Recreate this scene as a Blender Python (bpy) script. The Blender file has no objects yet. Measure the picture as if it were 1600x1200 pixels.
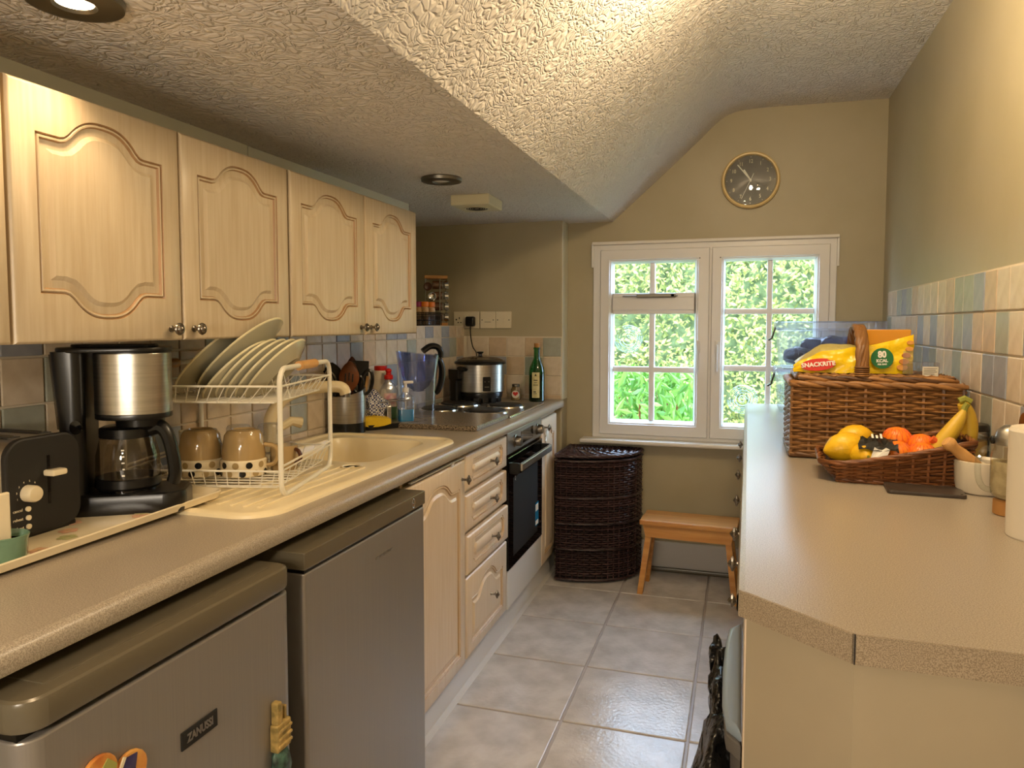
import bpy, bmesh, math, random
from mathutils import Vector, Matrix, noise
random.seed(7)
S = bpy.context.scene
COL = S.collection
R = math.radians
def lin(h, k=1.0):
    h = h.lstrip('#'); o = []
    for i in (0, 2, 4):
        c = int(h[i:i+2], 16)/255
        o.append((c/12.92 if c <= .04045 else ((c+.055)/1.055)**2.4)*k)
    return (*o, 1)

# ---------------------------------------------------------------- camera, sky, sun, exposure
cam = bpy.data.objects.new('camera', bpy.data.cameras.new('camera'))
COL.objects.link(cam)
cam.data.sensor_width = 36; cam.data.lens = 1150/1600*36
cam.data.shift_y = -25/1600
cam.data.clip_start = .02; cam.data.clip_end = 200
cam.location = (0, 0, 1.3)
cam.rotation_euler = (R(90-3.42), 0, R(17.353))
S.camera = cam
vs = S.view_settings
S.display_settings.display_device = 'sRGB'
vs.view_transform = 'Standard'; vs.look = 'None'; vs.gamma = 1; vs.use_curve_mapping = False
vs.exposure = 0.13
S.cycles.use_denoising = True
S.cycles.max_bounces = 10; S.cycles.transparent_max_bounces = 24
S.cycles.sample_clamp_indirect = 6
W = bpy.data.worlds.new('sky'); S.world = W; W.use_nodes = True
wb = W.node_tree.nodes['Background']
wb.inputs[0].default_value = (.52, .72, 1.0, 1); wb.inputs[1].default_value = 14.0
def light(name, kind, loc, energy, color, size=.05, rot=None, **kw):
    l = bpy.data.lights.new(name, kind); l.energy = energy; l.color = color
    if kind in ('POINT', 'SPOT'): l.shadow_soft_size = size
    if kind == 'AREA': l.size = size
    if kind == 'SUN': l.angle = R(2)
    for k, v in kw.items(): setattr(l, k, v)
    o = bpy.data.objects.new(name, l); COL.objects.link(o); o.location = loc
    if rot: o.rotation_euler = rot
    return o
light('sunlight', 'SUN', (0, -3, 8), 2.2, (1, .95, .82), rot=(R(42), 0, R(-18)))
WARM = (1, .70, .40)
WARM2 = (1, .87, .71)
WARM3 = (1, .78, .50)
# lamps of the ceiling spotlight bar, of the recessed lights; pendant and uplighter are added fill
light('spot_bulb_a', 'POINT', (.05, 1.92, 2.14), 16, WARM3, .045)
light('spot_bulb_b', 'POINT', (.26, 1.62, 2.14), 16, WARM3, .045)
light('downlight_bulb', 'SPOT', (-1.06, .975, 1.80), 8, WARM, .03, spot_size=R(100), spot_blend=.7)
light('pendant_fill_light', 'POINT', (-.25, -.85, 1.58), 60, WARM2, .10)
light('uplighter_fill_light', 'POINT', (-.62, -.45, 1.22), 28, WARM2, .09)

# ---------------------------------------------------------------- materials
def mat(name, c1, c2=None, rough=.5, metal=0., nscale=8., stretch=(1, 1, 1), bump=0., bscale=60., bstretch=(1, 1, 1),
        spec=.5, coat=0., trans=0., ior=1.45, emit=None, emits=0., island=None, detail=4., lo=.35, hi=.65, bdist=.01, sheen=0.):
    m = bpy.data.materials.new(name); m.use_nodes = True
    nt = m.node_tree; N = nt.nodes; L = nt.links
    b = N['Principled BSDF']
    if isinstance(c1, str): c1 = lin(c1)
    if isinstance(c2, str): c2 = lin(c2)
    b.inputs['Base Color'].default_value = c1
    b.inputs['Roughness'].default_value = rough; b.inputs['Metallic'].default_value = metal
    b.inputs['Specular IOR Level'].default_value = spec; b.inputs['Coat Weight'].default_value = coat
    b.inputs['Coat Roughness'].default_value = .08
    b.inputs['Transmission Weight'].default_value = trans; b.inputs['IOR'].default_value = ior
    b.inputs['Sheen Weight'].default_value = sheen
    tc = N.new('ShaderNodeTexCoord')
    def mapped(st):
        mp = N.new('ShaderNodeMapping'); mp.inputs['Scale'].default_value = st
        L.new(tc.outputs['Object'], mp.inputs[0]); return mp.outputs[0]
    if c2 is not None:
        rp = N.new('ShaderNodeValToRGB')
        if island:
            g = N.new('ShaderNodeNewGeometry'); L.new(g.outputs['Random Per Island'], rp.inputs[0])
            lo, hi = 0, 1
        else:
            n = N.new('ShaderNodeTexNoise'); n.inputs['Scale'].default_value = nscale; n.inputs['Detail'].default_value = detail
            L.new(mapped(stretch), n.inputs[0]); L.new(n.outputs[0], rp.inputs[0])
        rp.color_ramp.elements[0].position = lo; rp.color_ramp.elements[0].color = c1
        rp.color_ramp.elements[1].position = hi; rp.color_ramp.elements[1].color = c2
        L.new(rp.outputs[0], b.inputs['Base Color'])
    if bump:
        n2 = N.new('ShaderNodeTexNoise'); n2.inputs['Scale'].default_value = bscale; n2.inputs['Detail'].default_value = 3
        L.new(mapped(bstretch), n2.inputs[0])
        bp = N.new('ShaderNodeBump'); bp.inputs['Strength'].default_value = bump; bp.inputs['Distance'].default_value = bdist
        L.new(n2.outputs[0], bp.inputs['Height']); L.new(bp.outputs[0], b.inputs['Normal'])
    if emit is not None:
        b.inputs['Emission Color'].default_value = emit; b.inputs['Emission Strength'].default_value = emits
    return m
def pane_mat(name, tint, refl=1.0, rough=0., base=.04):
    """thin clear sheet: see-through with a mirror gloss that grows at grazing angles"""
    m = bpy.data.materials.new(name); m.use_nodes = True
    nt = m.node_tree; N = nt.nodes; L = nt.links; N.clear()
    o = N.new('ShaderNodeOutputMaterial'); mx = N.new('ShaderNodeMixShader')
    t = N.new('ShaderNodeBsdfTransparent'); t.inputs[0].default_value = tint
    g = N.new('ShaderNodeBsdfGlossy'); g.inputs['Roughness'].default_value = rough
    lw = N.new('ShaderNodeLayerWeight'); lw.inputs[0].default_value = .18
    ml = N.new('ShaderNodeMath'); ml.operation = 'MULTIPLY_ADD'; ml.inputs[1].default_value = refl*.75; ml.inputs[2].default_value = base
    L.new(lw.outputs['Facing'], ml.inputs[0]); L.new(ml.outputs[0], mx.inputs[0])
    L.new(t.outputs[0], mx.inputs[1]); L.new(g.outputs[0], mx.inputs[2]); L.new(mx.outputs[0], o.inputs[0])
    return m
M = {}
M['wall'] = mat('sage_paint', '#A3987A', '#A99E82', .42, nscale=3, bump=.12, bscale=35, bdist=.004)
M['wall_pale'] = mat('pale_paint', '#D2D0BC', rough=.6)
M['bar_daylight_tint'] = mat('glazing_bar_daylight_tint', '#EDF0F6', rough=.3)  # whiter and bluer than the frame: outside daylight put into the colour
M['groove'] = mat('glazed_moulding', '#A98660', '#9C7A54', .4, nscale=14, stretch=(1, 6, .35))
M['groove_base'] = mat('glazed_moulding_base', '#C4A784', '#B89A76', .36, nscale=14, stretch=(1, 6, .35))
M['white'] = mat('white_gloss', '#D9D4CC', rough=.3)
M['upvc'] = mat('white_upvc', '#DCDAD8', rough=.28)
M['cream'] = mat('limed_cream_wood', '#C4B498', '#B9A688', .36, nscale=14, stretch=(1, 6, .35), bump=.10, bscale=40, bstretch=(1, 7, .3), bdist=.003)
M['cream_base'] = mat('cream_wood_base', '#E0CDB4', '#D8C2A4', .34, nscale=14, stretch=(1, 6, .35), bump=.08, bscale=40, bstretch=(1, 7, .3), bdist=.003)
M['carcass'] = mat('carcass_cream', '#CDB48C', rough=.5)
M['worktop'] = mat('speckled_laminate', '#8A7E6E', '#ADA18E', .30, nscale=520, detail=2, lo=.4, hi=.6, bump=.05, bscale=300, bdist=.002)
M['worktop_edge'] = mat('laminate_end_strip', '#7E6E58', '#A3927A', .5, nscale=650, detail=2, lo=.4, hi=.6)
M['black_line'] = mat('dark_joint', '#2A231C', rough=.7)
M['grout'] = mat('grout', '#CFC3AC', rough=.85)
M['tile_cream'] = mat('tile_cream', '#D2C3AC', '#C6B59C', .38, nscale=25, bump=.12, bscale=120, bdist=.002)
M['tile_sand'] = mat('tile_sand', '#C6AF92', '#B8A286', .38, nscale=25, bump=.12, bscale=120, bdist=.002)
M['tile_blue'] = mat('tile_blue_grey', '#8E929A', '#9A9CA2', .36, nscale=25, bump=.12, bscale=120, bdist=.002)
M['tile_sage'] = mat('tile_sage', '#999B8C', '#A4A698', .36, nscale=25, bump=.12, bscale=120, bdist=.002)
M['floor_tile'] = mat('vinyl_tile', '#B3ADA8', '#CBC6C2', .22, nscale=9, bump=.30, bscale=75, bdist=.0035, detail=6)
M['floor_joint'] = mat('vinyl_joint', '#A39A96', rough=.4)
M['sink'] = mat('cream_composite', '#E3D3AC', rough=.28)
M['tap'] = mat('cream_tap', '#E0CFA6', rough=.2)
M['steel'] = mat('brushed_steel', '#A9A49A', '#B8B3A8', .30, 1., nscale=6, stretch=(1, 1, 40))
M['steel_h'] = mat('brushed_steel_dull', '#8C8880', '#9C978E', .34, 1., nscale=6, stretch=(1, 40, 40))
M['chrome'] = mat('chrome', '#D5D5D5', rough=.08, metal=1.)
M['pewter'] = mat('pewter_knob', '#7D766C', rough=.28, metal=1.)
M['appliance'] = mat('silver_appliance', '#938D87', '#979189', .36, .55, nscale=5, stretch=(1, 60, .5))
M['appliance_trim'] = mat('grey_brown_trim', '#5E5645', rough=.25)
M['black'] = mat('black_plastic', '#0E0D0C', rough=.28)
M['black_matt'] = mat('black_matt', '#1A1815', rough=.55)
M['black_gloss'] = mat('black_glass', '#050506', rough=.06)
M['granite'] = mat('granite', '#2A221B', '#A08E74', .3, nscale=190, detail=3, lo=.38, hi=.66)
M['glass'] = pane_mat('clear_glass', (.93, .95, .93, 1), .8, .02)
M['window_glass'] = pane_mat('window_pane', (.97, .985, .985, 1), .06, 0., 0.)
M['roundel'] = pane_mat('bullseye_glass', (.80, .88, .82, 1), .9, .08, .10)
M['clear_plastic'] = pane_mat('clear_plastic', (.88, .90, .95, 1), .8, .12, .10)
def milky(name, tint, k=.14):
    m = pane_mat(name, tint, .8, .14, .10); nt = m.node_tree; N = nt.nodes; L = nt.links
    o = [n for n in N if n.type == 'OUTPUT_MATERIAL'][0]; src = o.inputs[0].links[0].from_socket
    mx = N.new('ShaderNodeMixShader'); mx.inputs[0].default_value = k
    d = N.new('ShaderNodeBsdfTranslucent'); d.inputs[0].default_value = (.8, .82, .9, 1)
    L.new(src, mx.inputs[1]); L.new(d.outputs[0], mx.inputs[2]); L.new(mx.outputs[0], o.inputs[0]); return m
M['box_plastic'] = milky('milky_clear_plastic', (.86, .88, .94, 1))
M['blue_plastic'] = pane_mat('blue_tint_plastic', (.50, .57, .78, 1), .6, .08, .10)
M['jug_clear'] = pane_mat('jug_clear', (.75, .80, .92, 1), .9, .05, .10)
M['smoke_glass'] = pane_mat('smoked_glass', (.55, .52, .48, 1), .6, .02, .06)
M['blue_soap'] = mat('blue_soap', '#1F86B8', rough=.1, coat=.6)
M['green_glass'] = pane_mat('green_glass', (.10, .48, .17, 1), .55, .04, .05)
M['dark_green'] = mat('dark_green_liquid', '#0B1D10', rough=.08, coat=.6)
M['paper'] = mat('label_paper', '#CFC79A', '#BDB37E', .6, nscale=50)
M['white_paper'] = mat('white_paper', '#D8D0BE', rough=.8)
M['black_ink'] = mat('black_ink', '#15130F', rough=.6)
M['white_ink'] = mat('white_ink', '#E6E2D6', rough=.5)
M['red'] = mat('red_plastic', '#C01A12', rough=.35)
M['red_ink'] = mat('red_ink', '#C4281C', rough=.5)
M['green_ink'] = mat('green_ink', '#1E6A36', rough=.5)
M['wicker'] = mat('willow', '#4C3018', '#9A6C3C', .42, island=True)
M['wicker_fruit'] = mat('willow_red', '#4A2912', '#8C572E', .38, island=True)
M['wicker_dark'] = mat('dark_willow', '#1E1213', '#4C3636', .28, island=True)
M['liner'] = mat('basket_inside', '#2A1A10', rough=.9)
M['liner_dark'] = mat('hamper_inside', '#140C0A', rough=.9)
M['pine'] = mat('pine', '#CC9450', '#B87C3C', .38, nscale=10, stretch=(.3, 5, 5))
M['handle_wood'] = mat('turned_wood', '#D6A566', '#C28C4A', .4, nscale=10, stretch=(1, 1, 1))
M['spoon_wood'] = mat('spoon_wood', '#7A431C', '#5E3012', .35, nscale=20)
M['dark_wood'] = mat('dark_wood', '#4A2814', rough=.35)
M['light_wood'] = mat('pale_wood', '#C79A5E', rough=.5)
M['plate'] = mat('stoneware_plate', '#A9A48C', rough=.18, coat=.4)
M['plate_rim'] = mat('stoneware_rim', '#D8CDA6', rough=.25)
M['mug_tan'] = mat('tan_glaze', '#A2875A', rough=.12, coat=.5)
M['mug_white'] = mat('cream_glaze', '#DFD0AE', rough=.15, coat=.5)
M['dot_black'] = mat('black_dot', '#141414', rough=.2)
M['dot_tan'] = mat('tan_dot', '#A18A5E', rough=.2)
M['wire'] = mat('white_wire', '#E0DAC8', rough=.3)
M['green_cup'] = mat('green_glaze', '#5C7A62', '#6C8A70', .15, nscale=20, coat=.5)
M['sponge'] = mat('sponge', '#D9B224', rough=.9, bump=.5, bscale=300)
M['lemon'] = mat('lemon_skin', '#D9A514', '#E6B81E', .38, nscale=12, bump=.3, bscale=90, bdist=.004)
M['orange'] = mat('orange_skin', '#EE7410', '#F08420', .36, nscale=12, bump=.25, bscale=160, bdist=.003)
M['net'] = mat('orange_net', '#E0622A', rough=.5)
M['banana'] = mat('banana_skin', '#D2A829', '#C2A23A', .45, nscale=9)
M['banana_tip'] = mat('banana_stalk', '#8A8A34', rough=.6)
M['bag_yellow'] = mat('yellow_foil', '#E6BE0A', '#F0CC1C', .26, nscale=6, bump=.7, bscale=14, bdist=.02)
M['bag_pale'] = mat('bag_lining', '#B9AC6A', rough=.3, bump=.6, bscale=16, bdist=.02)
M['crisp'] = mat('crisp_print', '#B4662A', '#D9A050', .4, nscale=20)
M['orange_card'] = mat('orange_card', '#CC8A12', rough=.5)
M['purple'] = mat('purple_film', '#2E2748', '#4A4470', .25, nscale=10, bump=.6, bscale=20, bdist=.02)
M['dark_film'] = mat('brown_film', '#3A2A2A', '#221820', .3, nscale=12, bump=.6, bscale=20, bdist=.02)
M['slate'] = mat('slate', '#3A322B', '#4A4038', .3, nscale=12)
M['marble'] = mat('marble', '#D2C6AE', '#B8AE9A', .3, nscale=8, lo=.45, hi=.9)
M['ceramic_w'] = mat('white_ceramic', '#D6CBB6', rough=.45)
M['cork'] = mat('cork', '#A8763C', rough=.8)
M['pasta'] = mat('yellow_contents', '#C9A43A', '#B58A28', .6, nscale=40)
M['bin_lid'] = mat('blue_grey_plastic', '#8A98A4', rough=.38)
M['bin_grey'] = mat('grey_plastic', '#6B6660', rough=.45)
M['bin_bag'] = mat('black_bag', '#0C0B0B', rough=.22, bump=.8, bscale=22, bdist=.03)
M['cloth'] = None
M['clock_rim'] = mat('cream_clock_rim', '#D9BE84', rough=.35)
M['clock_face'] = mat('brown_dial', '#3F362D', '#554A40', .35, nscale=14)
M['lamp_trim'] = mat('dull_nickel', '#7A766C', rough=.4, metal=1.)
M['bulb'] = mat('lit_bulb', '#FFE8C0', emit=(1, .75, .42, 1), emits=14)
M['bulb_dim'] = mat('frosted_bulb', '#D8D4C8', rough=.4)
M['fan'] = mat('ivory_plastic', '#D6CCA8', rough=.4)
M['socket'] = mat('socket_plastic', '#D8CCB0', rough=.3)
M['leaf'] = mat('hedge_leaf', '#5E6A2C', '#B4AE5C', .5, island=True)
M['leaf2'] = mat('shrub_leaf', '#4A7A1E', '#8AB448', .45, island=True)
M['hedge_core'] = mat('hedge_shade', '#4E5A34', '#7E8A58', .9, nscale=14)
M['grass'] = mat('lawn', '#8A8A68', '#9A9A78', .9, nscale=20)
M['orange_lid'] = mat('orange_lid', '#D8761A', rough=.4)
M['magenta'] = mat('magenta_lid', '#8C2A5A', rough=.4)
M['spice'] = mat('spice', '#6B3E20', '#8A5A30', .7, nscale=30)
M['spice2'] = mat('dried_herb', '#4A4A28', rough=.8)
M['skirting'] = mat('white_skirting', '#C9C6C2', rough=.4)
M['resin'] = mat('painted_resin', '#B99A5A', '#7A6A3A', .5, nscale=60)
M['resin_dark'] = mat('dark_resin', '#1E2A26', '#4A6A5A', .4, nscale=70)
def check_cloth():
    m = bpy.data.materials.new('blue_check_cloth'); m.use_nodes = True
    nt = m.node_tree; b = nt.nodes['Principled BSDF']; b.inputs['Roughness'].default_value = .9
    tc = nt.nodes.new('ShaderNodeTexCoord'); ck = nt.nodes.new('ShaderNodeTexChecker')
    ck.inputs['Scale'].default_value = 150; ck.inputs['Color1'].default_value = lin('#2B3560'); ck.inputs['Color2'].default_value = lin('#D0CCC4')
    nt.links.new(tc.outputs['Object'], ck.inputs[0]); nt.links.new(ck.outputs[0], b.inputs['Base Color']); return m
M['cloth'] = check_cloth()
def artex(name, c, scale, strength, dist):
    """embossed ceiling paper: random short ridges"""
    m = bpy.data.materials.new(name); m.use_nodes = True
    nt = m.node_tree; N = nt.nodes; L = nt.links; b = N['Principled BSDF']
    b.inputs['Base Color'].default_value = lin(c); b.inputs['Roughness'].default_value = .75
    tc = N.new('ShaderNodeTexCoord'); nz = N.new('ShaderNodeTexNoise'); nz.inputs['Scale'].default_value = 9; nz.inputs['Detail'].default_value = 2
    mixv = N.new('ShaderNodeMix'); mixv.data_type = 'VECTOR'; mixv.inputs['Factor'].default_value = .10
    L.new(tc.outputs['Object'], nz.inputs[0]); L.new(tc.outputs['Object'], mixv.inputs[4]); L.new(nz.outputs['Color'], mixv.inputs[5])
    hs = []
    for sx, sy, sc in ((1, .28, scale), (.3, 1, scale*.8)):
        mp = N.new('ShaderNodeMapping'); mp.inputs['Scale'].default_value = (sx, sy, 1); mp.inputs['Rotation'].default_value = (0, 0, .5 if sx == 1 else -.3)
        vo = N.new('ShaderNodeTexVoronoi'); vo.feature = 'DISTANCE_TO_EDGE'; vo.inputs['Scale'].default_value = sc
        L.new(mixv.outputs[1], mp.inputs[0]); L.new(mp.outputs[0], vo.inputs[0])
        mr = N.new('ShaderNodeMapRange'); mr.inputs[1].default_value = .0; mr.inputs[2].default_value = .14
        L.new(vo.outputs['Distance'], mr.inputs[0]); hs.append(mr.outputs[0])
    mul = N.new('ShaderNodeMath'); mul.operation = 'MULTIPLY'; L.new(hs[0], mul.inputs[0]); L.new(hs[1], mul.inputs[1])
    bp = N.new('ShaderNodeBump'); bp.inputs['Strength'].default_value = strength; bp.inputs['Distance'].default_value = dist
    L.new(mul.outputs[0], bp.inputs['Height']); L.new(bp.outputs[0], b.inputs['Normal']); return m
M['ceiling'] = artex('embossed_ceiling_paper', '#DDD6CC', 62, .8, .006)
# ---------------------------------------------------------------- mesh helpers
I4 = Matrix.Identity(4)
def TR(x, y, z): return Matrix.Translation((x, y, z))
def ROT(a, ax): return Matrix.Rotation(R(a), 4, ax)
def frame(o, x, y, z):
    m = Matrix.Identity(4)
    for i, v in enumerate((x, y, z, o)):
        for j in range(3): m[j][i] = v[j]
    return m
class MB:
    def __init__(s): s.v = []; s.f = []
    def add(s, vs, fs, T=None):
        k = len(s.v)
        s.v += [tuple(T @ Vector(p)) if T is not None else tuple(p) for p in vs]
        s.f += [tuple(i+k for i in f) for f in fs]; return s
    def bm_add(s, bm, T=None):
        bm.verts.index_update()
        s.add([v.co[:] for v in bm.verts], [[v.index for v in f.verts] for f in bm.faces], T); bm.free(); return s
    def box(s, x0, x1, y0, y1, z0, z1, bev=0, seg=2, T=None):
        bm = bmesh.new(); bmesh.ops.create_cube(bm, size=1)
        for v in bm.verts:
            v.co = ((x0+x1)/2+v.co.x*(x1-x0), (y0+y1)/2+v.co.y*(y1-y0), (z0+z1)/2+v.co.z*(z1-z0))
        if bev: bmesh.ops.bevel(bm, geom=list(bm.edges), offset=bev, segments=seg, affect='EDGES', profile=.5)
        return s.bm_add(bm, T)
    def lathe(s, prof, seg=24, T=None, rfun=None, cap=True, sx=1, sy=1):
        n = len(prof); vs = []; fs = []
        for r, z in prof:
            for k in range(seg):
                a = 2*math.pi*k/seg; q = r*(rfun(a) if rfun else 1)
                vs.append((q*math.cos(a)*sx, q*math.sin(a)*sy, z))
        for i in range(n-1):
            for k in range(seg):
                k2 = (k+1) % seg
                fs.append((i*seg+k, i*seg+k2, (i+1)*seg+k2, (i+1)*seg+k))
        if cap:
            if prof[0][0] > 1e-5: fs.append(tuple(range(seg))[::-1])
            if prof[-1][0] > 1e-5: fs.append(tuple((n-1)*seg+k for k in range(seg)))
        return s.add(vs, fs, T)
    def cyl(s, r, z0, z1, seg=24, T=None, bev=0):
        if bev: return s.lathe([(r-bev, z0), (r, z0+bev), (r, z1-bev), (r-bev, z1)], seg, T)
        return s.lathe([(r, z0), (r, z1)], seg, T)
    def ell(s, rx, ry, rz, seg=20, rings=12, T=None, nz=0, nf=3.):
        vs = [(0, 0, -rz)]; fs = []
        for i in range(1, rings):
            t = math.pi*i/rings
            for k in range(seg):
                a = 2*math.pi*k/seg
                vs.append((rx*math.sin(t)*math.cos(a), ry*math.sin(t)*math.sin(a), -rz*math.cos(t)))
        vs.append((0, 0, rz)); m = len(vs)-1
        for k in range(seg): fs.append((0, 1+(k+1) % seg, 1+k)); fs.append((m, m-seg+k, m-seg+(k+1) % seg))
        for i in range(rings-2):
            for k in range(seg):
                a = 1+i*seg; k2 = (k+1) % seg
                fs.append((a+k, a+k2, a+seg+k2, a+seg+k))
        if nz:
            vs = [tuple(Vector(p)*(1+nz*noise.noise(Vector(p)*nf/max(rx, ry, rz)+Vector((3.1, 7.7, 1.3))))) for p in vs]
        return s.add(vs, fs, T)
    def tube(s, pts, r, seg=8, closed=False, T=None, sx=1., rfun=None):
        P = [Vector(p) for p in pts]; n = len(P); vs = []; fs = []
        def tang(i):
            a = P[(i-1) % n] if (closed or i > 0) else P[i]; b = P[(i+1) % n] if (closed or i < n-1) else P[i]
            d = b-a; return d.normalized() if d.length > 1e-9 else Vector((0, 0, 1))
        t0 = tang(0); up = Vector((0, 0, 1)) if abs(t0.z) < .9 else Vector((1, 0, 0))
        nrm = (up - t0*up.dot(t0)).normalized()
        for i in range(n):
            t = tang(i); nrm = (nrm - t*nrm.dot(t)).normalized(); bi = t.cross(nrm)
            q = r*(rfun(i/(n-1)) if rfun else 1)
            for k in range(seg):
                a = 2*math.pi*k/seg
                vs.append(P[i]+nrm*math.cos(a)*q+bi*math.sin(a)*q*sx)
        for i in range(n if closed else n-1):
            for k in range(seg):
                k2 = (k+1) % seg; a = i*seg; b = ((i+1) % n)*seg
                fs.append((a+k, a+k2, b+k2, b+k))
        if not closed: fs.append(tuple(range(seg))[::-1]); fs.append(tuple((n-1)*seg+k for k in range(seg)))
        return s.add([tuple(v) for v in vs], fs, T)
    def prism(s, poly, d, T=None, bev=0, seg=2):
        """polygon in local xy, extruded 0..d along z; bev rounds the two rims"""
        bm = bmesh.new()
        vs = [bm.verts.new((x, y, 0)) for x, y in poly]
        f = bm.faces.new(vs)
        r = bmesh.ops.extrude_face_region(bm, geom=[f])
        for g in r['geom']:
            if isinstance(g, bmesh.types.BMVert): g.co.z += d
        bmesh.ops.recalc_face_normals(bm, faces=list(bm.faces))
        if bev:
            es = [e for e in bm.edges if abs(e.verts[0].co.z-e.verts[1].co.z) < 1e-7]
            bmesh.ops.bevel(bm, geom=es, offset=bev, segments=seg, affect='EDGES', profile=.5)
        return s.bm_add(bm, T)
    def loft(s, rings, T=None, closed_u=True, cap=True):
        n = len(rings[0]); vs = [p for r in rings for p in r]; fs = []
        for i in range(len(rings)-1):
            for k in range(n if closed_u else n-1):
                k2 = (k+1) % n; fs.append((i*n+k, i*n+k2, (i+1)*n+k2, (i+1)*n+k))
        if cap and closed_u: fs.append(tuple(range(n))[::-1]); fs.append(tuple((len(rings)-1)*n+k for k in range(n)))
        return s.add(vs, fs, T)
    def mesh(s, name, m, smooth=35):
        me = bpy.data.meshes.new(name); me.from_pydata(s.v, [], s.f)
        bm = bmesh.new(); bm.from_mesh(me)
        bmesh.ops.recalc_face_normals(bm, faces=list(bm.faces))
        if smooth:
            lim = R(smooth)
            for f in bm.faces: f.smooth = True
            for e in bm.edges:
                if len(e.link_faces) == 2:
                    an = e.calc_face_angle(0); a1, a2 = e.link_faces[0].calc_area(), e.link_faces[1].calc_area()
                    e.smooth = an < lim and not (an > .09 and max(a1, a2) > 7*min(a1, a2))
        bm.to_mesh(me); bm.free()
        me.materials.append(m); return me
def put(name, me, parent=None, loc=None, rot=None):
    o = bpy.data.objects.new(name, me); COL.objects.link(o)
    if parent is not None: o.parent = parent
    if loc is not None: o.location = loc
    if rot is not None: o.rotation_euler = rot
    return o
def part(name, mb, m, parent, label=None, smooth=35, stuff=False):
    o = put(name, mb.mesh(name, M[m] if isinstance(m, str) else m, smooth), parent)
    if label: o['label'] = label
    if stuff: o['kind'] = 'stuff'
    return o
def thing(name, label, cat, loc=(0, 0, 0), rz=0., group=None):
    o = bpy.data.objects.new(name, None); COL.objects.link(o); o.empty_display_size = .05
    o.location = loc; o.rotation_euler = (0, 0, rz); o['label'] = label; o['category'] = cat
    if group: o['group'] = group
    return o
def solo(name, mb, m, label, cat, loc=(0, 0, 0), rz=0., group=None, smooth=35):
    o = put(name, mb.mesh(name, M[m], smooth), None, loc, (0, 0, rz)); o['label'] = label; o['category'] = cat
    if group: o['group'] = group
    return o
def struct(name, mb, m, smooth=0):
    o = put(name, mb.mesh(name, M[m], smooth)); o['kind'] = 'structure'; return o
def dup(root, loc, rz=0., label=None, group=None):
    r = root.copy(); COL.objects.link(r); r.location = loc; r.rotation_euler = (0, 0, rz)
    if label: r['label'] = label
    if group: r['group'] = group
    for ch in list(root.children):
        c = ch.copy(); COL.objects.link(c); c.parent = r
        for g in list(ch.children):
            d = g.copy(); COL.objects.link(d); d.parent = c
    return r
def text(body, size, m, parent, T, name='lettering', depth=.0006, align='CENTER', bold=0., sx=1.):
    cu = bpy.data.curves.new(name, 'FONT'); cu.body = body; cu.size = size; cu.align_x = align; cu.align_y = 'CENTER'
    cu.extrude = depth; cu.offset = bold; cu.resolution_u = 3
    o = bpy.data.objects.new(name, cu); COL.objects.link(o)
    dg = bpy.context.evaluated_depsgraph_get()
    me = bpy.data.meshes.new_from_object(o.evaluated_get(dg))
    bpy.data.objects.remove(o); bpy.data.curves.remove(cu)
    me.transform(T @ Matrix.Diagonal((sx, 1, 1, 1))); me.materials.clear(); me.materials.append(M[m])
    return put(name, me, parent)
def rrect(x0, x1, y0, y1, r, n=6):
    p = []
    for cx, cy, a0 in ((x1-r, y1-r, 0), (x0+r, y1-r, 90), (x0+r, y0+r, 180), (x1-r, y0+r, 270)):
        for k in range(n+1):
            a = R(a0+90*k/n); p.append((cx+r*math.cos(a), cy+r*math.sin(a)))
    return p
def offset(poly, d):
    n = len(poly); o = []
    for i in range(n):
        a = Vector(poly[i-1]); b = Vector(poly[i]); c = Vector(poly[(i+1) % n])
        e1 = (b-a); e2 = (c-b)
        if e1.length < 1e-9 or e2.length < 1e-9: o.append(tuple(b)); continue
        e1.normalize(); e2.normalize()
        n1 = Vector((-e1.y, e1.x)); n2 = Vector((-e2.y, e2.x)); m = n1+n2
        if m.length < 1e-6: o.append(tuple(b)); continue
        m.normalize(); k = d/max(.35, m.dot(n1)); o.append((b.x+m.x*k, b.y+m.y*k))
    return o
def arch_path(w, h, rise, top=True, bottom=False, sh=.17):
    """cathedral panel outline, counter-clockwise, centred in x, z from 0 to h (shoulder height h-rise)"""
    def prof(n=22):
        q = [(-w/2, 0.)]
        for k in range(n+1):
            t = k/n; u = sh+(1-2*sh)*t
            s = 1-abs(2*t-1); y = rise*(.25*(s/.2)**2 if s < .2 else .25+.75*(1-(1-(s-.2)/.8)**2.67))
            q.append((-w/2+w*u, y))
        q.append((w/2, 0.)); return q
    P = prof()
    up = [(x, h-rise+y) for x, y in P] if top else [(-w/2, h), (w/2, h)]
    dn = [(x, rise-y) for x, y in P] if bottom else [(-w/2, 0), (w/2, 0)]
    return dn + up[::-1]
def notch_path(w, h, c=.018):
    """drawer panel: rectangle with stepped hollow corners"""
    x, y = w/2, h/2
    q = []
    for sx, sy, sw in ((1, 1, 0), (-1, 1, 1), (-1, -1, 0), (1, -1, 1)):
        a = [(sx*x, sy*(y-c)), (sx*(x-c*.45), sy*(y-c*.8)), (sx*(x-c*.8), sy*(y-c*.45)), (sx*(x-c), sy*y)]
        q += a if not sw else a[::-1]
    return q
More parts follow.
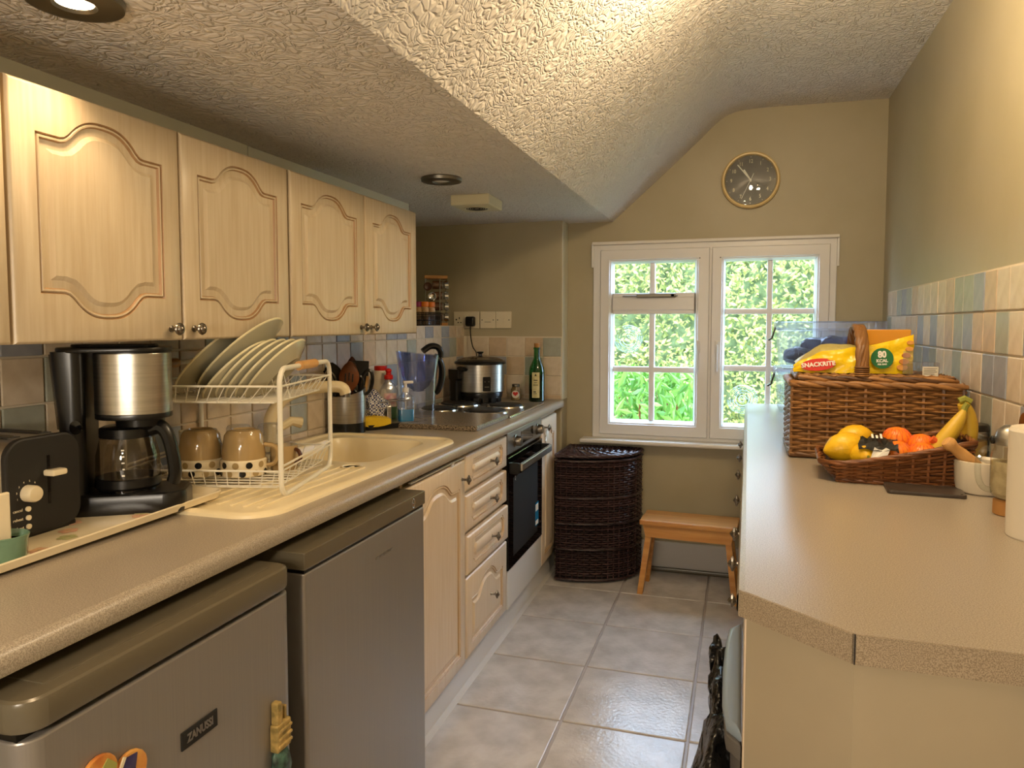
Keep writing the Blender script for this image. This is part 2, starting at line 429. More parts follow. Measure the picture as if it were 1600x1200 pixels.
def panel_door(mb, w, h, path, px, pz, t=.019, bev=.006, soft=False):
    """slab in local yz (y 0..w, z 0..h), front face at x=0; routed profile around path (y,z)"""
    bm = bmesh.new()
    mb.box(-t, -bev, 0, w, 0, h)
    rings = [[(0, 0), (w, 0), (w, h), (0, h)]]
    bi = offset(rings[0], bev)
    V = lambda q, x: [bm.verts.new((x, a, b)) for a, b in q]
    o1 = V(rings[0], -bev); o2 = V(offset(rings[0], bev*.35), -bev*.35); o3 = V(bi, 0)
    def bridge(a, b):
        n = len(a)
        for k in range(n): bm.faces.new((a[k], a[(k+1) % n], b[(k+1) % n], b[k]))
    global LAST_MOULD
    LAST_MOULD = MB(); gm_ = LAST_MOULD
    bridge(o1, o2); bridge(o2, o3)
    P = [(px+a, pz+b) for a, b in path]
    prev = V(P, 0); first = prev
    for d, x in ((.0025, -.005), (.005, -.0005), (.008, -.001), (.011, -.0075), (.015, -.0095), (.022, -.0075), (.032, -.0005)):
        cur = V(offset(P, d), x)
        if d in (.0025, .011, .015, .022): gm_.loft([[tuple(v.co) for v in prev], [tuple(v.co) for v in cur]], cap=False)
        else: bridge(prev, cur)
        prev = cur
    bm.faces.new(prev)
    def loop_edges(a):
        out = []
        for k in range(len(a)):
            e = bm.edges.get((a[k], a[(k+1) % len(a)])) or bm.edges.new((a[k], a[(k+1) % len(a)])); out.append(e)
        return out
    bmesh.ops.triangle_fill(bm, use_beauty=True, edges=loop_edges(o3)+loop_edges(first), normal=(1, 0, 0))
    mb.bm_add(bm); return mb
def knob(mb, o, d, s=1.):
    """pewter knob: stem, collar and rosette head; d = outward unit direction"""
    z = Vector(d); x = Vector((0, 0, 1)); y = z.cross(x)
    T = frame(o, x, y, z)
    pr = [(.0075, 0), (.0078, .002), (.0045, .004), (.004, .016), (.0075, .0185), (.0125, .020), (.014, .0225), (.0125, .0255), (.0085, .0265), (.007, .029), (.0045, .0315), (0, .0325)]
    mb.lathe([(a*s, b*s) for a, b in pr], 20, T, rfun=None); return mb
def cross_knob(mb, o, d, s=1.):
    z = Vector(d); x = Vector((0, 0, 1)); y = z.cross(x); T = frame(o, x, y, z)
    pr = [(.007, 0), (.0045, .003), (.004, .017), (.009, .020), (.017, .024), (.016, .028), (.008, .030), (.006, .033), (0, .036)]
    mb.lathe([(a*s, b*s) for a, b in pr], 24, T, rfun=lambda a: .78+.22*math.cos(4*a)); return mb
def weave(mb, path, nrm, z0, z1, rows, r, amp, seg=5, jit=.0, slope=None, closed=False, squash=1.):
    """horizontal rods woven in and out round upright stakes standing at every second path point"""
    n = len(path)
    for k in range(rows):
        z = z0+(z1-z0)*(k+.5)/rows; pts = []
        for i in range(n):
            ph = amp*math.cos(math.pi*i/2 + math.pi*(k % 2))
            x, y = path[i]; a, b = nrm[i]
            o = slope(z, i) if slope else 0
            pts.append((x+a*(ph+o)+random.uniform(-jit, jit), y+b*(ph+o), z+random.uniform(-jit, jit)))
        mb.tube(pts, r*random.uniform(.85, 1.12), seg, closed)
    return mb
def poly_path(corners, step, closed=True):
    P = []; N = []
    m = len(corners)
    for i in range(m if closed else m-1):
        a = Vector(corners[i]); b = Vector(corners[(i+1) % m]); d = b-a; L = d.length; d.normalize()
        nn = (d.y, -d.x); k = max(2, int(round(L/step)))
        for j in range(k):
            P.append(tuple(a+d*L*j/k)); N.append(nn)
    if not closed: P.append(tuple(corners[-1])); N.append(N[-1])
    return P, N
# ---------------------------------------------------------------- room shell
XL, XR, YB, YJ = -1.46, .64, 3.90, 3.78
YF = -1.7                                    # wall behind the camera
floor = struct('floor', MB().box(-1.85, XR+.1, YF, YB+.1, -.08, -.004), 'floor_joint')
tile_me = MB().box(-.1985, .1985, -.1985, .1985, -.006, 0, .004, 2).mesh('floor_tile', M['floor_tile'])
for i in range(-2, 3):
    for j in range(-2, 9):
        cx = -.546+.405*i+.2025; cy = .668+.4045*j+.2
        if cx < -1.3 or cx > .9: continue
        put('floor_tile', tile_me, floor, (cx, cy, 0))
# right, back, alcove, left, front walls
wall_right = struct('wall_right', MB().box(XR, XR+.1, YF, YB+.2, 0, 2.6), 'wall')
wx0, wx1, wz0, wz1 = -.762, .432, .693, 1.722
wall_back = struct('wall_back', MB().box(-1.9, wx0, YB, YB+.2, 0, 2.6).box(wx1, XR+.1, YB, YB+.2, 0, 2.6)
                   .box(wx0, wx1, YB, YB+.2, 0, wz0).box(wx0, wx1, YB, YB+.2, wz1, 2.6), 'wall')
wall_alcove = struct('wall_alcove', MB().box(-1.9, -.905, YJ, YB+.01, 0, 1.9, .006), 'wall', 35)
wall_left = struct('wall_left', MB().box(XL-.4, XL, YF, 2.62, 0, 2.0).box(XL-.4, XL, 2.6, YB, 0, 1.29).box(XL-.45, XL-.32, 2.6, YB, 0, 2.0), 'wall_pale')
struct('wall_front', MB().box(-1.9, XR+.1, YF-.1, YF, 0, 2.6), 'wall')
# ceiling: low flat part, slope, rounded bend, high flat part
cp = [(-1.95, 1.84), (-.662, 1.838), (-.652, 1.846), (-.521, 1.962), (-.359, 2.106), (-.225, 2.228), (-.18, 2.272), (-.135, 2.312), (-.095, 2.338), (-.05, 2.354), (.02, 2.363), (.2, 2.364), (.76, 2.358)]
def smooth_pts(p, n=4):
    o = []
    for i in range(len(p)-1):
        p0 = p[max(i-1, 0)]; p1 = p[i]; p2 = p[i+1]; p3 = p[min(i+2, len(p)-1)]
        for k in range(n):
            t = k/n
            o.append(tuple(.5*((2*b)+(-a+c)*t+(2*a-5*b+4*c-d)*t*t+(-a+3*b-3*c+d)*t**3) for a, b, c, d in zip(p0, p1, p2, p3)))
    return o+[p[-1]]
cs = cp[:3]+smooth_pts(cp[3:], 4)
cm = MB(); vs = []; fs = []
ys = (YF-.1, YB+.2)
for x, z in cs: vs += [(x, ys[0], z), (x, ys[1], z), (x, ys[0], z+.25), (x, ys[1], z+.25)]
for i in range(len(cs)-1):
    a = 4*i; fs += [(a, a+1, a+5, a+4), (a+2, a+6, a+7, a+3), (a, a+4, a+6, a+2), (a+1, a+3, a+7, a+5)]
fs += [(0, 2, 3, 1), (4*len(cs)-4, 4*len(cs)-3, 4*len(cs)-1, 4*len(cs)-2)]
cm.add(vs, fs); struct('ceiling', cm, 'ceiling', 25)
struct('trim_painted_light', MB().box(-.906, -.9025, YJ+.002, YB-.002, .90, 1.836), 'wall_pale')  # added pale strip, paints window light onto the alcove's side face
# skirting board at the back and grey plinth moulding in front of it
struct('baseboard_back', MB().box(-.9, XR, YB-.018, YB, 0, .155, .004), 'skirting', 35)
struct('trim_1', MB().box(-.62, 0, YB-.04, YB-.018, 0, .022, .006), 'appliance_trim', 35)

# ---------------------------------------------------------------- wall tiles
names4 = ['tile_cream', 'tile_sand', 'tile_blue', 'tile_sage']
def tile_mesh(w, h, ax):
    out = []
    for n in names4:
        b = MB()
        if ax == 'x': b.box(-.007, 0, -w/2, w/2, -h/2, h/2, .0025, 2)     # faces +x
        elif ax == '-x': b.box(0, .007, -w/2, w/2, -h/2, h/2, .0025, 2)
        else: b.box(-w/2, w/2, 0, .007, -h/2, h/2, .0025, 2)              # faces -y
        out.append(b.mesh('tile', M[n]))
    return out
def pick(r):
    q = r.random(); return 0 if q < .48 else 1 if q < .66 else 2 if q < .84 else 3
rg = random.Random(11)
G = .0045
left_grout = struct('trim_2', MB().box(XL, XL+.004, .3, YJ, .90, 1.292).box(XL-.14, XL+.0035, 2.6, YJ, 1.286, 1.29), 'grout')
zr = [(.902, .925), (.925, 1.026), (1.026, 1.127), (1.127, 1.230), (1.230, 1.290)]
meshes = {k: tile_mesh(.1013-G, b-a-G, 'x') for k, (a, b) in enumerate(zr)}
for k, (a, b) in enumerate(zr):
    for j in range(-15, 14):
        y = 2.441+.1013*(j+.5) + (0 if k < 4 else 0)
        if y > YJ-.04 or y < .75: continue
        o = put('tile', meshes[k][pick(rg)], left_grout, (XL+.009+rg.uniform(-.0006, .0006), y, (a+b)/2))
alc_grout = struct('trim_3', MB().box(XL, -.905, YJ-.004, YJ, .90, 1.234), 'grout')
am = [tile_mesh(.1013-G, b-a-G, 'y') for a, b in zr[:4]]
for k in range(4):
    a, b = zr[k]
    for j in range(6):
        x = -.906-.1013*(j+.5)
        if x < XL: continue
        put('tile', am[k][[1, 2, 0, 3, 1, 0, 1, 0, 1, 2, 0, 3][(j+k*5) % 12] if k else 1], alc_grout, (x, YJ-.009, (a+b)/2))
right_grout = struct('trim_4', MB().box(XR-.004, XR, .3, 3.735, .90, 1.447), 'grout')
rr = [(.902, .998), (.998, 1.108), (1.108, 1.221), (1.221, 1.333), (1.333, 1.445)]
offs = [0, .052, .010, .012, .008]
for k, (a, b) in enumerate(rr):
    mm = tile_mesh(.1005-G, b-a-G, '-x')
    for j in range(0, 30):
        y = 3.729-.1007*(j+.5)-offs[k]*.0
        if y < .9: continue
        put('tile', mm[pick(rg)], right_grout, (XR-.009+rg.uniform(-.0008, .0008), y, (a+b)/2))

# ---------------------------------------------------------------- window
win = bpy.data.objects.new('window_1', None); COL.objects.link(win); win['kind'] = 'structure'
win.location = (0, YB, 0)
def ring_frame(mb, x0, x1, z0, z1, w, y0, y1, bev=.006):
    """mitred frame: four trapezoid bars with bevelled inner edge"""
    O = [(x0, z0), (x1, z0), (x1, z1), (x0, z1)]; Q = [(x0+w, z0+w), (x1-w, z0+w), (x1-w, z1-w), (x0+w, z1-w)]
    for i in range(4):
        j = (i+1) % 4
        vs = []
        A, B, C, D = O[i], O[j], Q[j], Q[i]
        def mixp(p, q, t): return (p[0]+(q[0]-p[0])*t, p[1]+(q[1]-p[1])*t)
        t = bev/w
        prof = [(0, y1), (0, y0+bev*.6), (t*.6, y0), (1-t*1.8, y0), (1-t*.4, y0+bev), (1, y0+bev*2), (1, y1)]
        for s_, y in prof:
            p = mixp(A, D, s_); q = mixp(B, C, s_); vs += [(p[0], y, p[1]), (q[0], y, q[1])]
        n = len(prof); fs = [(2*k, 2*k+1, 2*k+3, 2*k+2) for k in range(n-1)]+[(2*n-2, 2*n-1, 1, 0)]
        fs += [tuple(2*k for k in range(n)), tuple(2*k+1 for k in range(n))[::-1]]
        mb.add(vs, fs)
    return mb
fr = part('window_frame', ring_frame(MB(), wx0, wx1, wz0, wz1, .052, -.012, .07), 'upvc', win)
part('mullion', MB().box(-.170, -.148, -.010, .07, wz0+.02, wz1-.02, .003), 'upvc', win)
part('head_trim', MB().box(wx0-.004, wx1+.008, -.03, .0, wz1-.006, wz1+.010, .003), 'white', win)
part('side_bead', MB().box(wx0-.010, wx0+.001, -.014, .0, 1.60, wz1+.004, .002).box(wx1, wx1+.010, -.014, 0, 1.58, wz1+.004, .002), 'upvc', win)
part('window_sill', MB().box(-.815, .46, -.095, .01, .672, .694, .008, 3), 'white', win)
for nm, x0, x1, gx0, gx1 in (('left', -.722, -.163, -.658, -.237), ('right', -.152, .400, -.086, .336)):
    sm = MB()
    # sash rails with uneven widths: build as four bars around the glass
    z0, z1, gz0, gz1 = .714, 1.688, .788, 1.619
    for O, Q in ((((x0, z0), (x1, z0)), ((gx0, gz0), (gx1, gz0))), (((x1, z0), (x1, z1)), ((gx1, gz0), (gx1, gz1))),
                 (((x1, z1), (x0, z1)), ((gx1, gz1), (gx0, gz1))), (((x0, z1), (x0, z0)), ((gx0, gz1), (gx0, gz0)))):
        A, B = O; D, C = Q
        vs = []; prof = [(0, .06), (0, -.020), (.05, -.026), (.74, -.026), (.80, -.018), (.86, -.018), (1, 0.004), (1, .06)]
        for s_, y in prof:
            vs += [(A[0]+(D[0]-A[0])*s_, y, A[1]+(D[1]-A[1])*s_), (B[0]+(C[0]-B[0])*s_, y, B[1]+(C[1]-B[1])*s_)]
        n = len(prof); fs = [(2*k, 2*k+1, 2*k+3, 2*k+2) for k in range(n-1)]+[(2*n-2, 2*n-1, 1, 0)]
        fs += [tuple(2*k for k in range(n)), tuple(2*k+1 for k in range(n))[::-1]]
        sm.add(vs, fs)
    sash = part('sash', sm, 'upvc', win)
    part('glass_pane', MB().box(gx0-.01, gx1+.01, .034, .038, gz0-.01, gz1+.01), 'window_glass', sash)
    gm = (gx0+gx1)/2
    bars = MB()
    if nm == 'left':
        bars.box(-.468, -.440, .0165, .0535, gz0, gz1, .004)
        bars.box(gx0, gx1, .018, .052, 1.045, 1.074, .004)
        part('transom', MB().box(gx0, gx1, -.004, .058, 1.352, 1.462, .004).box(gx0, gx1, -.012, .0, 1.372, 1.440, .003), 'upvc', sash)
    else:
        bars.box(.115, .141, .0165, .0535, gz0, gz1, .004)
        bars.box(gx0, gx1, .018, .052, 1.350, 1.378, .004).box(gx0, gx1, .018, .052, 1.060, 1.088, .004)
    part('glazing_bar', bars, 'bar_daylight_tint', sash)
    hx = -.214 if nm == 'left' else -.122
    h = MB().box(hx-.010, hx+.010, -.034, -.026, 1.150, 1.215, .003)
    h.tube([(hx, -.034, 1.19), (hx, -.055, 1.19), (hx, -.058, 1.165), (hx, -.052, 1.06)], .0075, 8, sx=.7)
    h.lathe([(.004, 0), (.004, .003), (0, .003)], 10, frame((hx, -.057, 1.19), Vector((1, 0, 0)), Vector((0, 0, 1)), Vector((0, -1, 0))))
    part('window_handle', h, 'upvc', sash)
    part('corner_screw', MB().box((gx1 if nm == 'left' else gx0)+(.022 if nm == 'left' else -.028), (gx1 if nm == 'left' else gx0)+(.028 if nm == 'left' else -.022), -.0275, -.026, 1.632, 1.637), 'black', sash)
    sw = MB(); cx, cz = (-.577, 1.22) if nm == 'left' else (.007, .915)
    for rad, rr_ in ((.071, .0035), (.060, .003), (.047, .004), (.033, .003)):
        sw.tube([(cx+rad*math.cos(R(a))*(1+.05*math.sin(R(a*2))), .030, cz+rad*math.sin(R(a))) for a in range(0, 360, 10)], rr_, 6, True)
    sw.tube([(cx+.022*math.cos(R(a))*(1-a/700), .030, cz+.022*math.sin(R(a))*(1-a/700)) for a in range(0, 500, 12)], .003, 6)
    part('bullseye_ring', sw, 'roundel', sash, 'raised swirl in the pane')
st = MB().box(-.603, -.32, -.028, -.014, 1.443, 1.449, .002).box(-.53, -.33, -.030, -.012, 1.436, 1.458, .004).cyl(.009, 0, .02, 12, frame((-.345, -.01, 1.447), Vector((1, 0, 0)), Vector((0, 0, 1)), Vector((0, -1, 0))))
part('casement_stay', st, 'lamp_trim', win)

# ---------------------------------------------------------------- garden outside
def leaves(n, box, size, asp, seedv, up=.3):
    rn = random.Random(seedv); v = []; f = []
    x0, x1, y0, y1, z0, z1 = box
    for i in range(n):
        c = Vector((rn.uniform(x0, x1), rn.uniform(y0, y1), rn.uniform(z0, z1)))
        c.y += .25*noise.noise(Vector((c.x*1.6, 0, c.z*1.6)))
        d = Vector((rn.uniform(-1, 1), rn.uniform(-.9, .2), rn.uniform(-1, 1)+up)).normalized()
        w = d.cross(Vector((rn.uniform(-.4, .4), -1, rn.uniform(-.2, .9)))).normalized()
        s_ = size*rn.uniform(.6, 1.3); k = len(v)
        nn = d.cross(w)*s_*.12
        v += [tuple(c-d*s_), tuple(c+w*s_*asp+nn), tuple(c+d*s_), tuple(c-w*s_*asp+nn)]
        f += [(k, k+1, k+2), (k, k+2, k+3)]
    return MB().add(v, f)
hedge = thing('garden_hedge', 'tall sunlit green hedge filling the view outside the window', 'hedge', (0, 7.2, -.3))
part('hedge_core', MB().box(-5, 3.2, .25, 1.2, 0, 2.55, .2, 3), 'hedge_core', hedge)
part('foliage', leaves(34000, (-4.2, 2.2, -.1, .32, .2, 2.6), .030, .42, 3), 'leaf', hedge, stuff=True, smooth=0)
shrub = thing('garden_shrub', 'bright green broad-leaved shrub low outside the left window pane', 'shrub', (-.72, 5.3, -.3))
part('foliage', leaves(1600, (-.42, .42, -.3, .3, .35, 1.28), .055, .30, 5, .8), 'leaf2', shrub, stuff=True, smooth=0)
sm_ = MB()
for k in range(9):
    a = k*.7; sm_.tube([(0.06*math.cos(a), .06*math.sin(a), 0), (.15*math.cos(a), .12*math.sin(a), .5), (.3*math.cos(a), .22*math.sin(a), 1.05)], .008, 6)
part('stem', sm_, 'spoon_wood', shrub)
solo('lawn', MB().box(-9, 8, 4.2, 14, -.4, -.3), 'grass', 'green lawn outside below the window and hedge', 'lawn')
# ---------------------------------------------------------------- left run: worktop, units, appliances
WT = .90
def FX(y): return -.858-.0107*(y-.75)
AR = math.atan(.0107)
# worktop with a rolled front edge and an opening for the sink bowl
def nose_prof(y):
    x = FX(y); zt, zb = WT, .862
    return [(-.985, zb), (x-.012, zb), (x-.003, zb+.004), (x, zb+.012), (x, zt-.014), (x-.003, zt-.006), (x-.010, zt-.001), (x-.018, zt), (-.985, zt)]
wm = MB()
for a, b in ((-.6, 3.775),):
    wm.loft([[(x, a, z) for x, z in nose_prof(a)], [(x, b, z) for x, z in nose_prof(b)]])
SY0, SY1, SX0, SX1 = 1.84, 2.28, -1.37, -.985
wm.box(XL, -1.37, -.6, 3.775, .862, WT)
wm.box(-1.37, -.985, -.6, SY0, .862, WT); wm.box(-1.37, -.985, SY1, 3.775, .862, WT)
wt = solo('worktop', wm, 'worktop', 'long speckled beige worktop with rolled edge along the left wall', 'worktop')
# inset sink with drainer
sink = thing('kitchen_sink', 'cream composite sink with drainer set into the left worktop', 'sink', (0, 0, WT))
so = rrect(-1.425, -.918, 1.25, 2.35, .085, 8)
def bridge_rings(mb, rings, cap=False):
    n = len(rings[0]); vs = [p for r in rings for p in r]; fs = []
    for i in range(len(rings)-1):
        for k in range(n): k2 = (k+1) % n; fs.append((i*n+k, i*n+k2, (i+1)*n+k2, (i+1)*n+k))
    if cap: fs.append(tuple((len(rings)-1)*n+k for k in range(n)))
    return mb.add(vs, fs)
rings = [[(x, y, 0) for x, y in so], [(x, y, .006) for x, y in offset(so, .002)], [(x, y, .010) for x, y in offset(so, .010)], [(x, y, .010) for x, y in offset(so, .022)], [(x, y, .004) for x, y in offset(so, .030)]]
sm = MB(); bridge_rings(sm, rings)
bm = bmesh.new()
ow = [bm.verts.new(p) for p in rings[-1]]
bo = rrect(-1.355, -1.0, 1.86, 2.27, .07, 8)
iw = [bm.verts.new((x, y, .004)) for x, y in bo]
ed = [bm.edges.new((q[i], q[(i+1) % len(q)])) for q in (ow, iw) for i in range(len(q))]
bmesh.ops.triangle_fill(bm, use_beauty=True, edges=ed, normal=(0, 0, 1)); sm.bm_add(bm)
bridge_rings(sm, [[(x, y, z) for x, y in offset(bo, d)] for d, z in ((0, .004), (.006, -.004), (.012, -.03), (.022, -.145), (.05, -.155))], True)
part('basin', sm, 'sink', sink)
rb = MB()
for k in range(11):
    x = -1.33+.034*k
    rb.box(x-.005, x+.005, 1.33, 1.80, .003, .0075, .002)
part('drainer_rib', rb, 'sink', sink)
part('plug_hole', MB().lathe([(.036, 0), (.04, .003), (.030, .004), (.026, 0)], 24, TR(-1.17, 2.06, -.1555)), 'chrome', sink)
part('overflow_ring', MB().lathe([(.028, 0), (.031, .003), (.024, .003), (.022, 0)], 24, TR(-1.03, 1.80, .004)), 'sink', sink)
# swan-neck tap
tap = thing('swan_neck_tap', 'cream swan-neck mixer tap behind the sink drainer', 'tap', (-1.385, 1.93, WT+.010))
tp = [(0, 0, 0), (0, 0, .06), (.005, .0, .105), (.03, .02, .155), (.07, .04, .18), (.12, .062, .192), (.175, .085, .196), (.20, .095, .19), (.208, .098, .172)]
tp = smooth_pts(tp, 5)
part('spout', MB().tube(tp, .0185, 14, rfun=lambda t: 1.1-.15*t), 'tap', tap)
part('aerator', MB().cyl(.012, 0, .010, 14, TR(.209, .099, .163)), 'pewter', tap)
part('base_collar', MB().lathe([(.032, 0), (.032, .008), (.025, .020), (.022, .05)], 20), 'tap', tap)
part('lever', MB().tube([(.01, .02, .06), (.035, .06, .085), (.055, .085, .078)], .014, 10, rfun=lambda t: .8+.5*t), 'tap', tap)

# --- base units, front face local x=0, width along y
def unit(name, label, cat, y0, y1, dx=-.022, group=None):
    return thing(name, label, cat, (FX(y0)+dx, y0, 0), AR, group), y1-y0
ub, w = unit('base_cupboard', 'cream base cupboard with arched door under the worktop, right of the silver freezer', 'cupboard', 1.865, 2.335)
part('carcass', MB().box(-.54, -.022, 0, .016, .11, .855).box(-.54, -.022, w-.016, w, .11, .855).box(-.54, -.022, .016, w-.016, .11, .13).box(-.54, -.52, .016, w-.016, .13, .855), 'carcass', ub)
dmb = MB(); panel_door(dmb, w-.004, .715, arch_path(w-.105, .625, .045), (w-.004)/2, .045)
dm = part('door', MB().add(dmb.v, dmb.f, TR(0, .002, .122)), 'cream_base', ub)
part('moulding', MB().add(LAST_MOULD.v, LAST_MOULD.f, TR(0, .002, .122)), 'groove_base', dm)
part('knob', cross_knob(MB(), (0, w-.035, .775), (1, 0, 0)), 'pewter', dm)
part('child_lock', MB().box(-.006, .004, .02, w-.02, .846, .850).box(-.004, .006, w-.13, w-.115, .838, .852, .001), 'white', ub)
ud, w = unit('drawer_unit', 'cream four-drawer base unit left of the oven', 'drawers', 2.339, 2.820)
part('carcass', MB().box(-.54, -.022, 0, w, .11, .858), 'carcass', ud)
for z0, z1, kind in ((.724, .848, 0), (.580, .708, 0), (.430, .566, 0), (.130, .416, 1)):
    d = MB(); h = z1-z0; ww = w-.006
    if kind == 0: panel_door(d, ww, h, notch_path(ww-.11, h-.045), ww/2, h/2)
    else: panel_door(d, ww, h, arch_path(ww-.11, h-.07, .050), ww/2, .035)
    dr = part('drawer', MB().add(d.v, d.f, TR(.006 if z0 == .430 else 0, .003, z0)), 'cream_base', ud)
    part('moulding', MB().add(LAST_MOULD.v, LAST_MOULD.f, TR(.006 if z0 == .430 else 0, .003, z0)), 'groove_base', dr)
    part('knob', cross_knob(MB(), (.006 if z0 == .430 else 0, w*.56, (z0+z1)/2-.002), (1, 0, 0)), 'pewter', dr)
ue, w = unit('end_cupboard', 'narrow cream base cupboard with a white tag on its knob, right of the oven', 'cupboard', 3.385, 3.70)
part('carcass', MB().box(-.54, -.022, 0, w, .11, .858).box(-.54, -.03, w, w+.075, 0, .858), 'carcass', ue)
d = MB(); panel_door(d, w-.006, .715, arch_path(w-.12, .625, .04), (w-.006)/2, .045)
dd = part('door', MB().add(d.v, d.f, TR(0, .003, .125)), 'cream_base', ue)
part('moulding', MB().add(LAST_MOULD.v, LAST_MOULD.f, TR(0, .003, .125)), 'groove_base', dd)
part('knob', cross_knob(MB(), (0, .045, .80), (1, 0, 0)), 'pewter', dd)
part('hang_tag', MB().box(-.001, .001, .0, .03, -.055, 0, T=TR(.012, .04, .785) @ ROT(18, 'X')), 'white_paper', dd, 'white paper tag hanging on the knob')
# oven
ov, w = unit('built_in_oven', 'black glass built-in oven with steel control panel under the worktop', 'oven', 2.823, 3.382)
part('housing', MB().box(-.54, -.03, 0, w, .11, .858), 'carcass', ov)
part('control_panel', MB().box(-.03, 0, .004, w-.004, .766, .856, .003), 'steel_h', ov)
part('display', MB().box(0, .0015, .20, .40, .783, .838, .0005), 'black_gloss', ov)
for y in (.115, .475):
    part('dial', MB().lathe([(.027, 0), (.027, .004), (.022, .006), (.021, .026), (.019, .029), (0, .029)], 24, frame((0, y, .810), Vector((0, 1, 0)), Vector((0, 0, 1)), Vector((1, 0, 0)))), 'pewter', ov)
od = part('oven_door', MB().box(-.03, .004, .002, w-.002, .285, .756, .004), 'black_gloss', ov)
part('inner_window', MB().box(.004, .0048, .07, w-.09, .33, .66), 'black_matt', od)
hb = MB().box(.044, .058, .025, w-.025, .700, .732, .004); part('door_handle', hb, 'steel', od)
for q in (.012, w-.032): part('handle_bracket', MB().box(.003, .046, q, q+.02, .690, .734, .004), 'black', od)
part('energy_label', MB().box(.0045, .0052, w-.135, w-.075, .36, .47), 'blue_soap', od, 'blue and white energy sticker')
for q0, q1 in ((.43, .462), (.365, .385)): part('sticker_panel', MB().box(.0052, .0056, w-.128, w-.082, q0, q1), 'white_ink', od)
text('A+', .018, 'white_ink', od, frame((.0053, .10, .655), Vector((0, 0, 1)), Vector((0, -1, 0)), Vector((1, 0, 0))), depth=.0003)
part('filler_panel', MB().box(-.03, 0, .002, w-.002, .125, .281, .002), 'white', ov)
# kickboard
km = MB(); km.loft([[(FX(y)-.066, y, 0), (FX(y)-.05, y, 0), (FX(y)-.05, y, .115), (FX(y)-.066, y, .115)] for y in (1.85, 3.77)])
solo('kickboard', km, 'upvc', 'glossy white kickboard at the floor under the left base units', 'kickboard')
struct('trim_5', MB().loft([[(FX(y)-.05, y, 0), (FX(y)-.036, y, 0), (FX(y)-.05, y, .014)] for y in (1.85, 3.77)]), 'skirting')

# fridge and freezer
fg = thing('fridge', 'silver under-counter fridge with magnets on the door, nearest the camera', 'fridge', (-.812, .642, 0))
w = .555
part('cabinet', MB().box(-.55, -.058, .006, w-.006, .02, .835, .006), 'black_matt', fg)
def rbox(mb, x0, x1, y0, y1, z0, z1, r, bev, n=6):
    """box with the two front vertical corners rounded"""
    p = [(x0, y0)]
    p += [(x1-r+r*math.sin(R(a)), y0+r-r*math.cos(R(a))) for a in range(0, 91, 15)]
    p += [(x1-r+r*math.cos(R(a)), y1-r+r*math.sin(R(a))) for a in range(0, 91, 15)]
    p += [(x0, y1)]
    return mb.prism(p, z1-z0, TR(0, 0, z0), bev)
dr = part('door', rbox(MB(), -.055, -.004, 0, w, .06, .792, .028, .003), 'appliance', fg)
part('top_cap', rbox(MB(), -.50, 0, -.002, w+.002, .800, .842, .034, .007), 'appliance_trim', fg)
part('cap_panel', MB().box(-.42, -.03, .05, w-.035, .8415, .8432, .0008), 'appliance_trim', fg)
part('hinge_recess', MB().box(-.05, -.02, .004, w-.004, .790, .801), 'black', fg)
part('badge', MB().box(-.004, -.0015, .255, .336, .640, .669, .0008).add([], []), 'black_ink', dr)
text('ZANUSSI', .0185, 'steel', dr, frame((-.0012, .2955, .6545), Vector((0, 1, 0)), Vector((0, 0, 1)), Vector((1, 0, 0))), depth=.0004, bold=.0007, sx=.80)
for q in ((-.08, .06), (-.08, w-.06), (-.5, .06), (-.5, w-.06)): part('foot', MB().cyl(.018, 0, .03, 12, TR(*q, 0)), 'black', fg)
fz = thing('freezer', 'silver under-counter freezer with flat dark top, right of the fridge', 'freezer', (-.829, 1.258, 0))
w = .583
part('cabinet', MB().box(-.55, -.05, .004, w-.004, .02, .80), 'black_matt', fz)
fd = part('door', rbox(MB(), -.048, 0, 0, w, .05, .798, .008, .003), 'appliance', fz)
part('lid', MB().box(-.50, .002, -.002, w+.002, .806, .842, .002), 'appliance_trim', fz)
part('key_mark', MB().tube([(.0025, w-.075+.008*math.cos(R(a)), .824+.012*math.sin(R(a))) for a in range(0, 360, 24)], .0012, 5, True).box(.002, .0032, w-.079, w-.071, .814, .823), 'chrome', fz)
part('gasket', MB().box(-.06, -.003, .003, w-.003, .797, .8065), 'black', fz)
part('lettering', MB().box(-.0001, .0006, .30, .318, .735, .741).box(-.0001, .0006, .324, .338, .735, .741).box(-.0001, .0006, .344, .36, .735, .743).box(-.0001, .0006, .366, .385, .735, .741), 'steel', fd)
for q in ((-.08, .06), (-.08, w-.06), (-.5, .06), (-.5, w-.06)): part('foot', MB().cyl(.018, 0, .03, 12, TR(*q, 0)), 'black', fz)
# magnets on the fridge door (front plane x = -.816)
FXF = -.8155
TY = lambda y, z: frame((FXF, y, z), Vector((0, 1, 0)), Vector((0, 0, 1)), Vector((1, 0, 0)))
heart = []
for k in range(40):
    t = 2*math.pi*k/40
    heart.append((.052*math.sin(t)**3*1.1, .0032*(13*math.cos(t)-5*math.cos(2*t)-2*math.cos(3*t)-math.cos(4*t))))
mg = thing('heart_magnet', 'heart-shaped souvenir magnet with painted scenes on the fridge door', 'magnet', (FXF, .765, .675))
Tm = frame((0, 0, 0), Vector((0, 1, 0)), Vector((0, 0, 1)), Vector((1, 0, 0))) @ ROT(-24, 'Z')
part('base', MB().prism(heart, .007, Tm, .002), 'crisp', mg)
inner = [(x*.8, y*.8) for x, y in heart]
part('blue_scene', MB().prism([(0, -.03), (.008, .028), (.028, .034), (.034, .008)], .0015, Tm @ TR(0, 0, .007)), 'purple', mg)
part('green_scene', MB().prism([(-.004, -.03), (-.036, .006), (-.026, .032), (-.006, .024)], .0015, Tm @ TR(0, 0, .007)), 'leaf', mg)
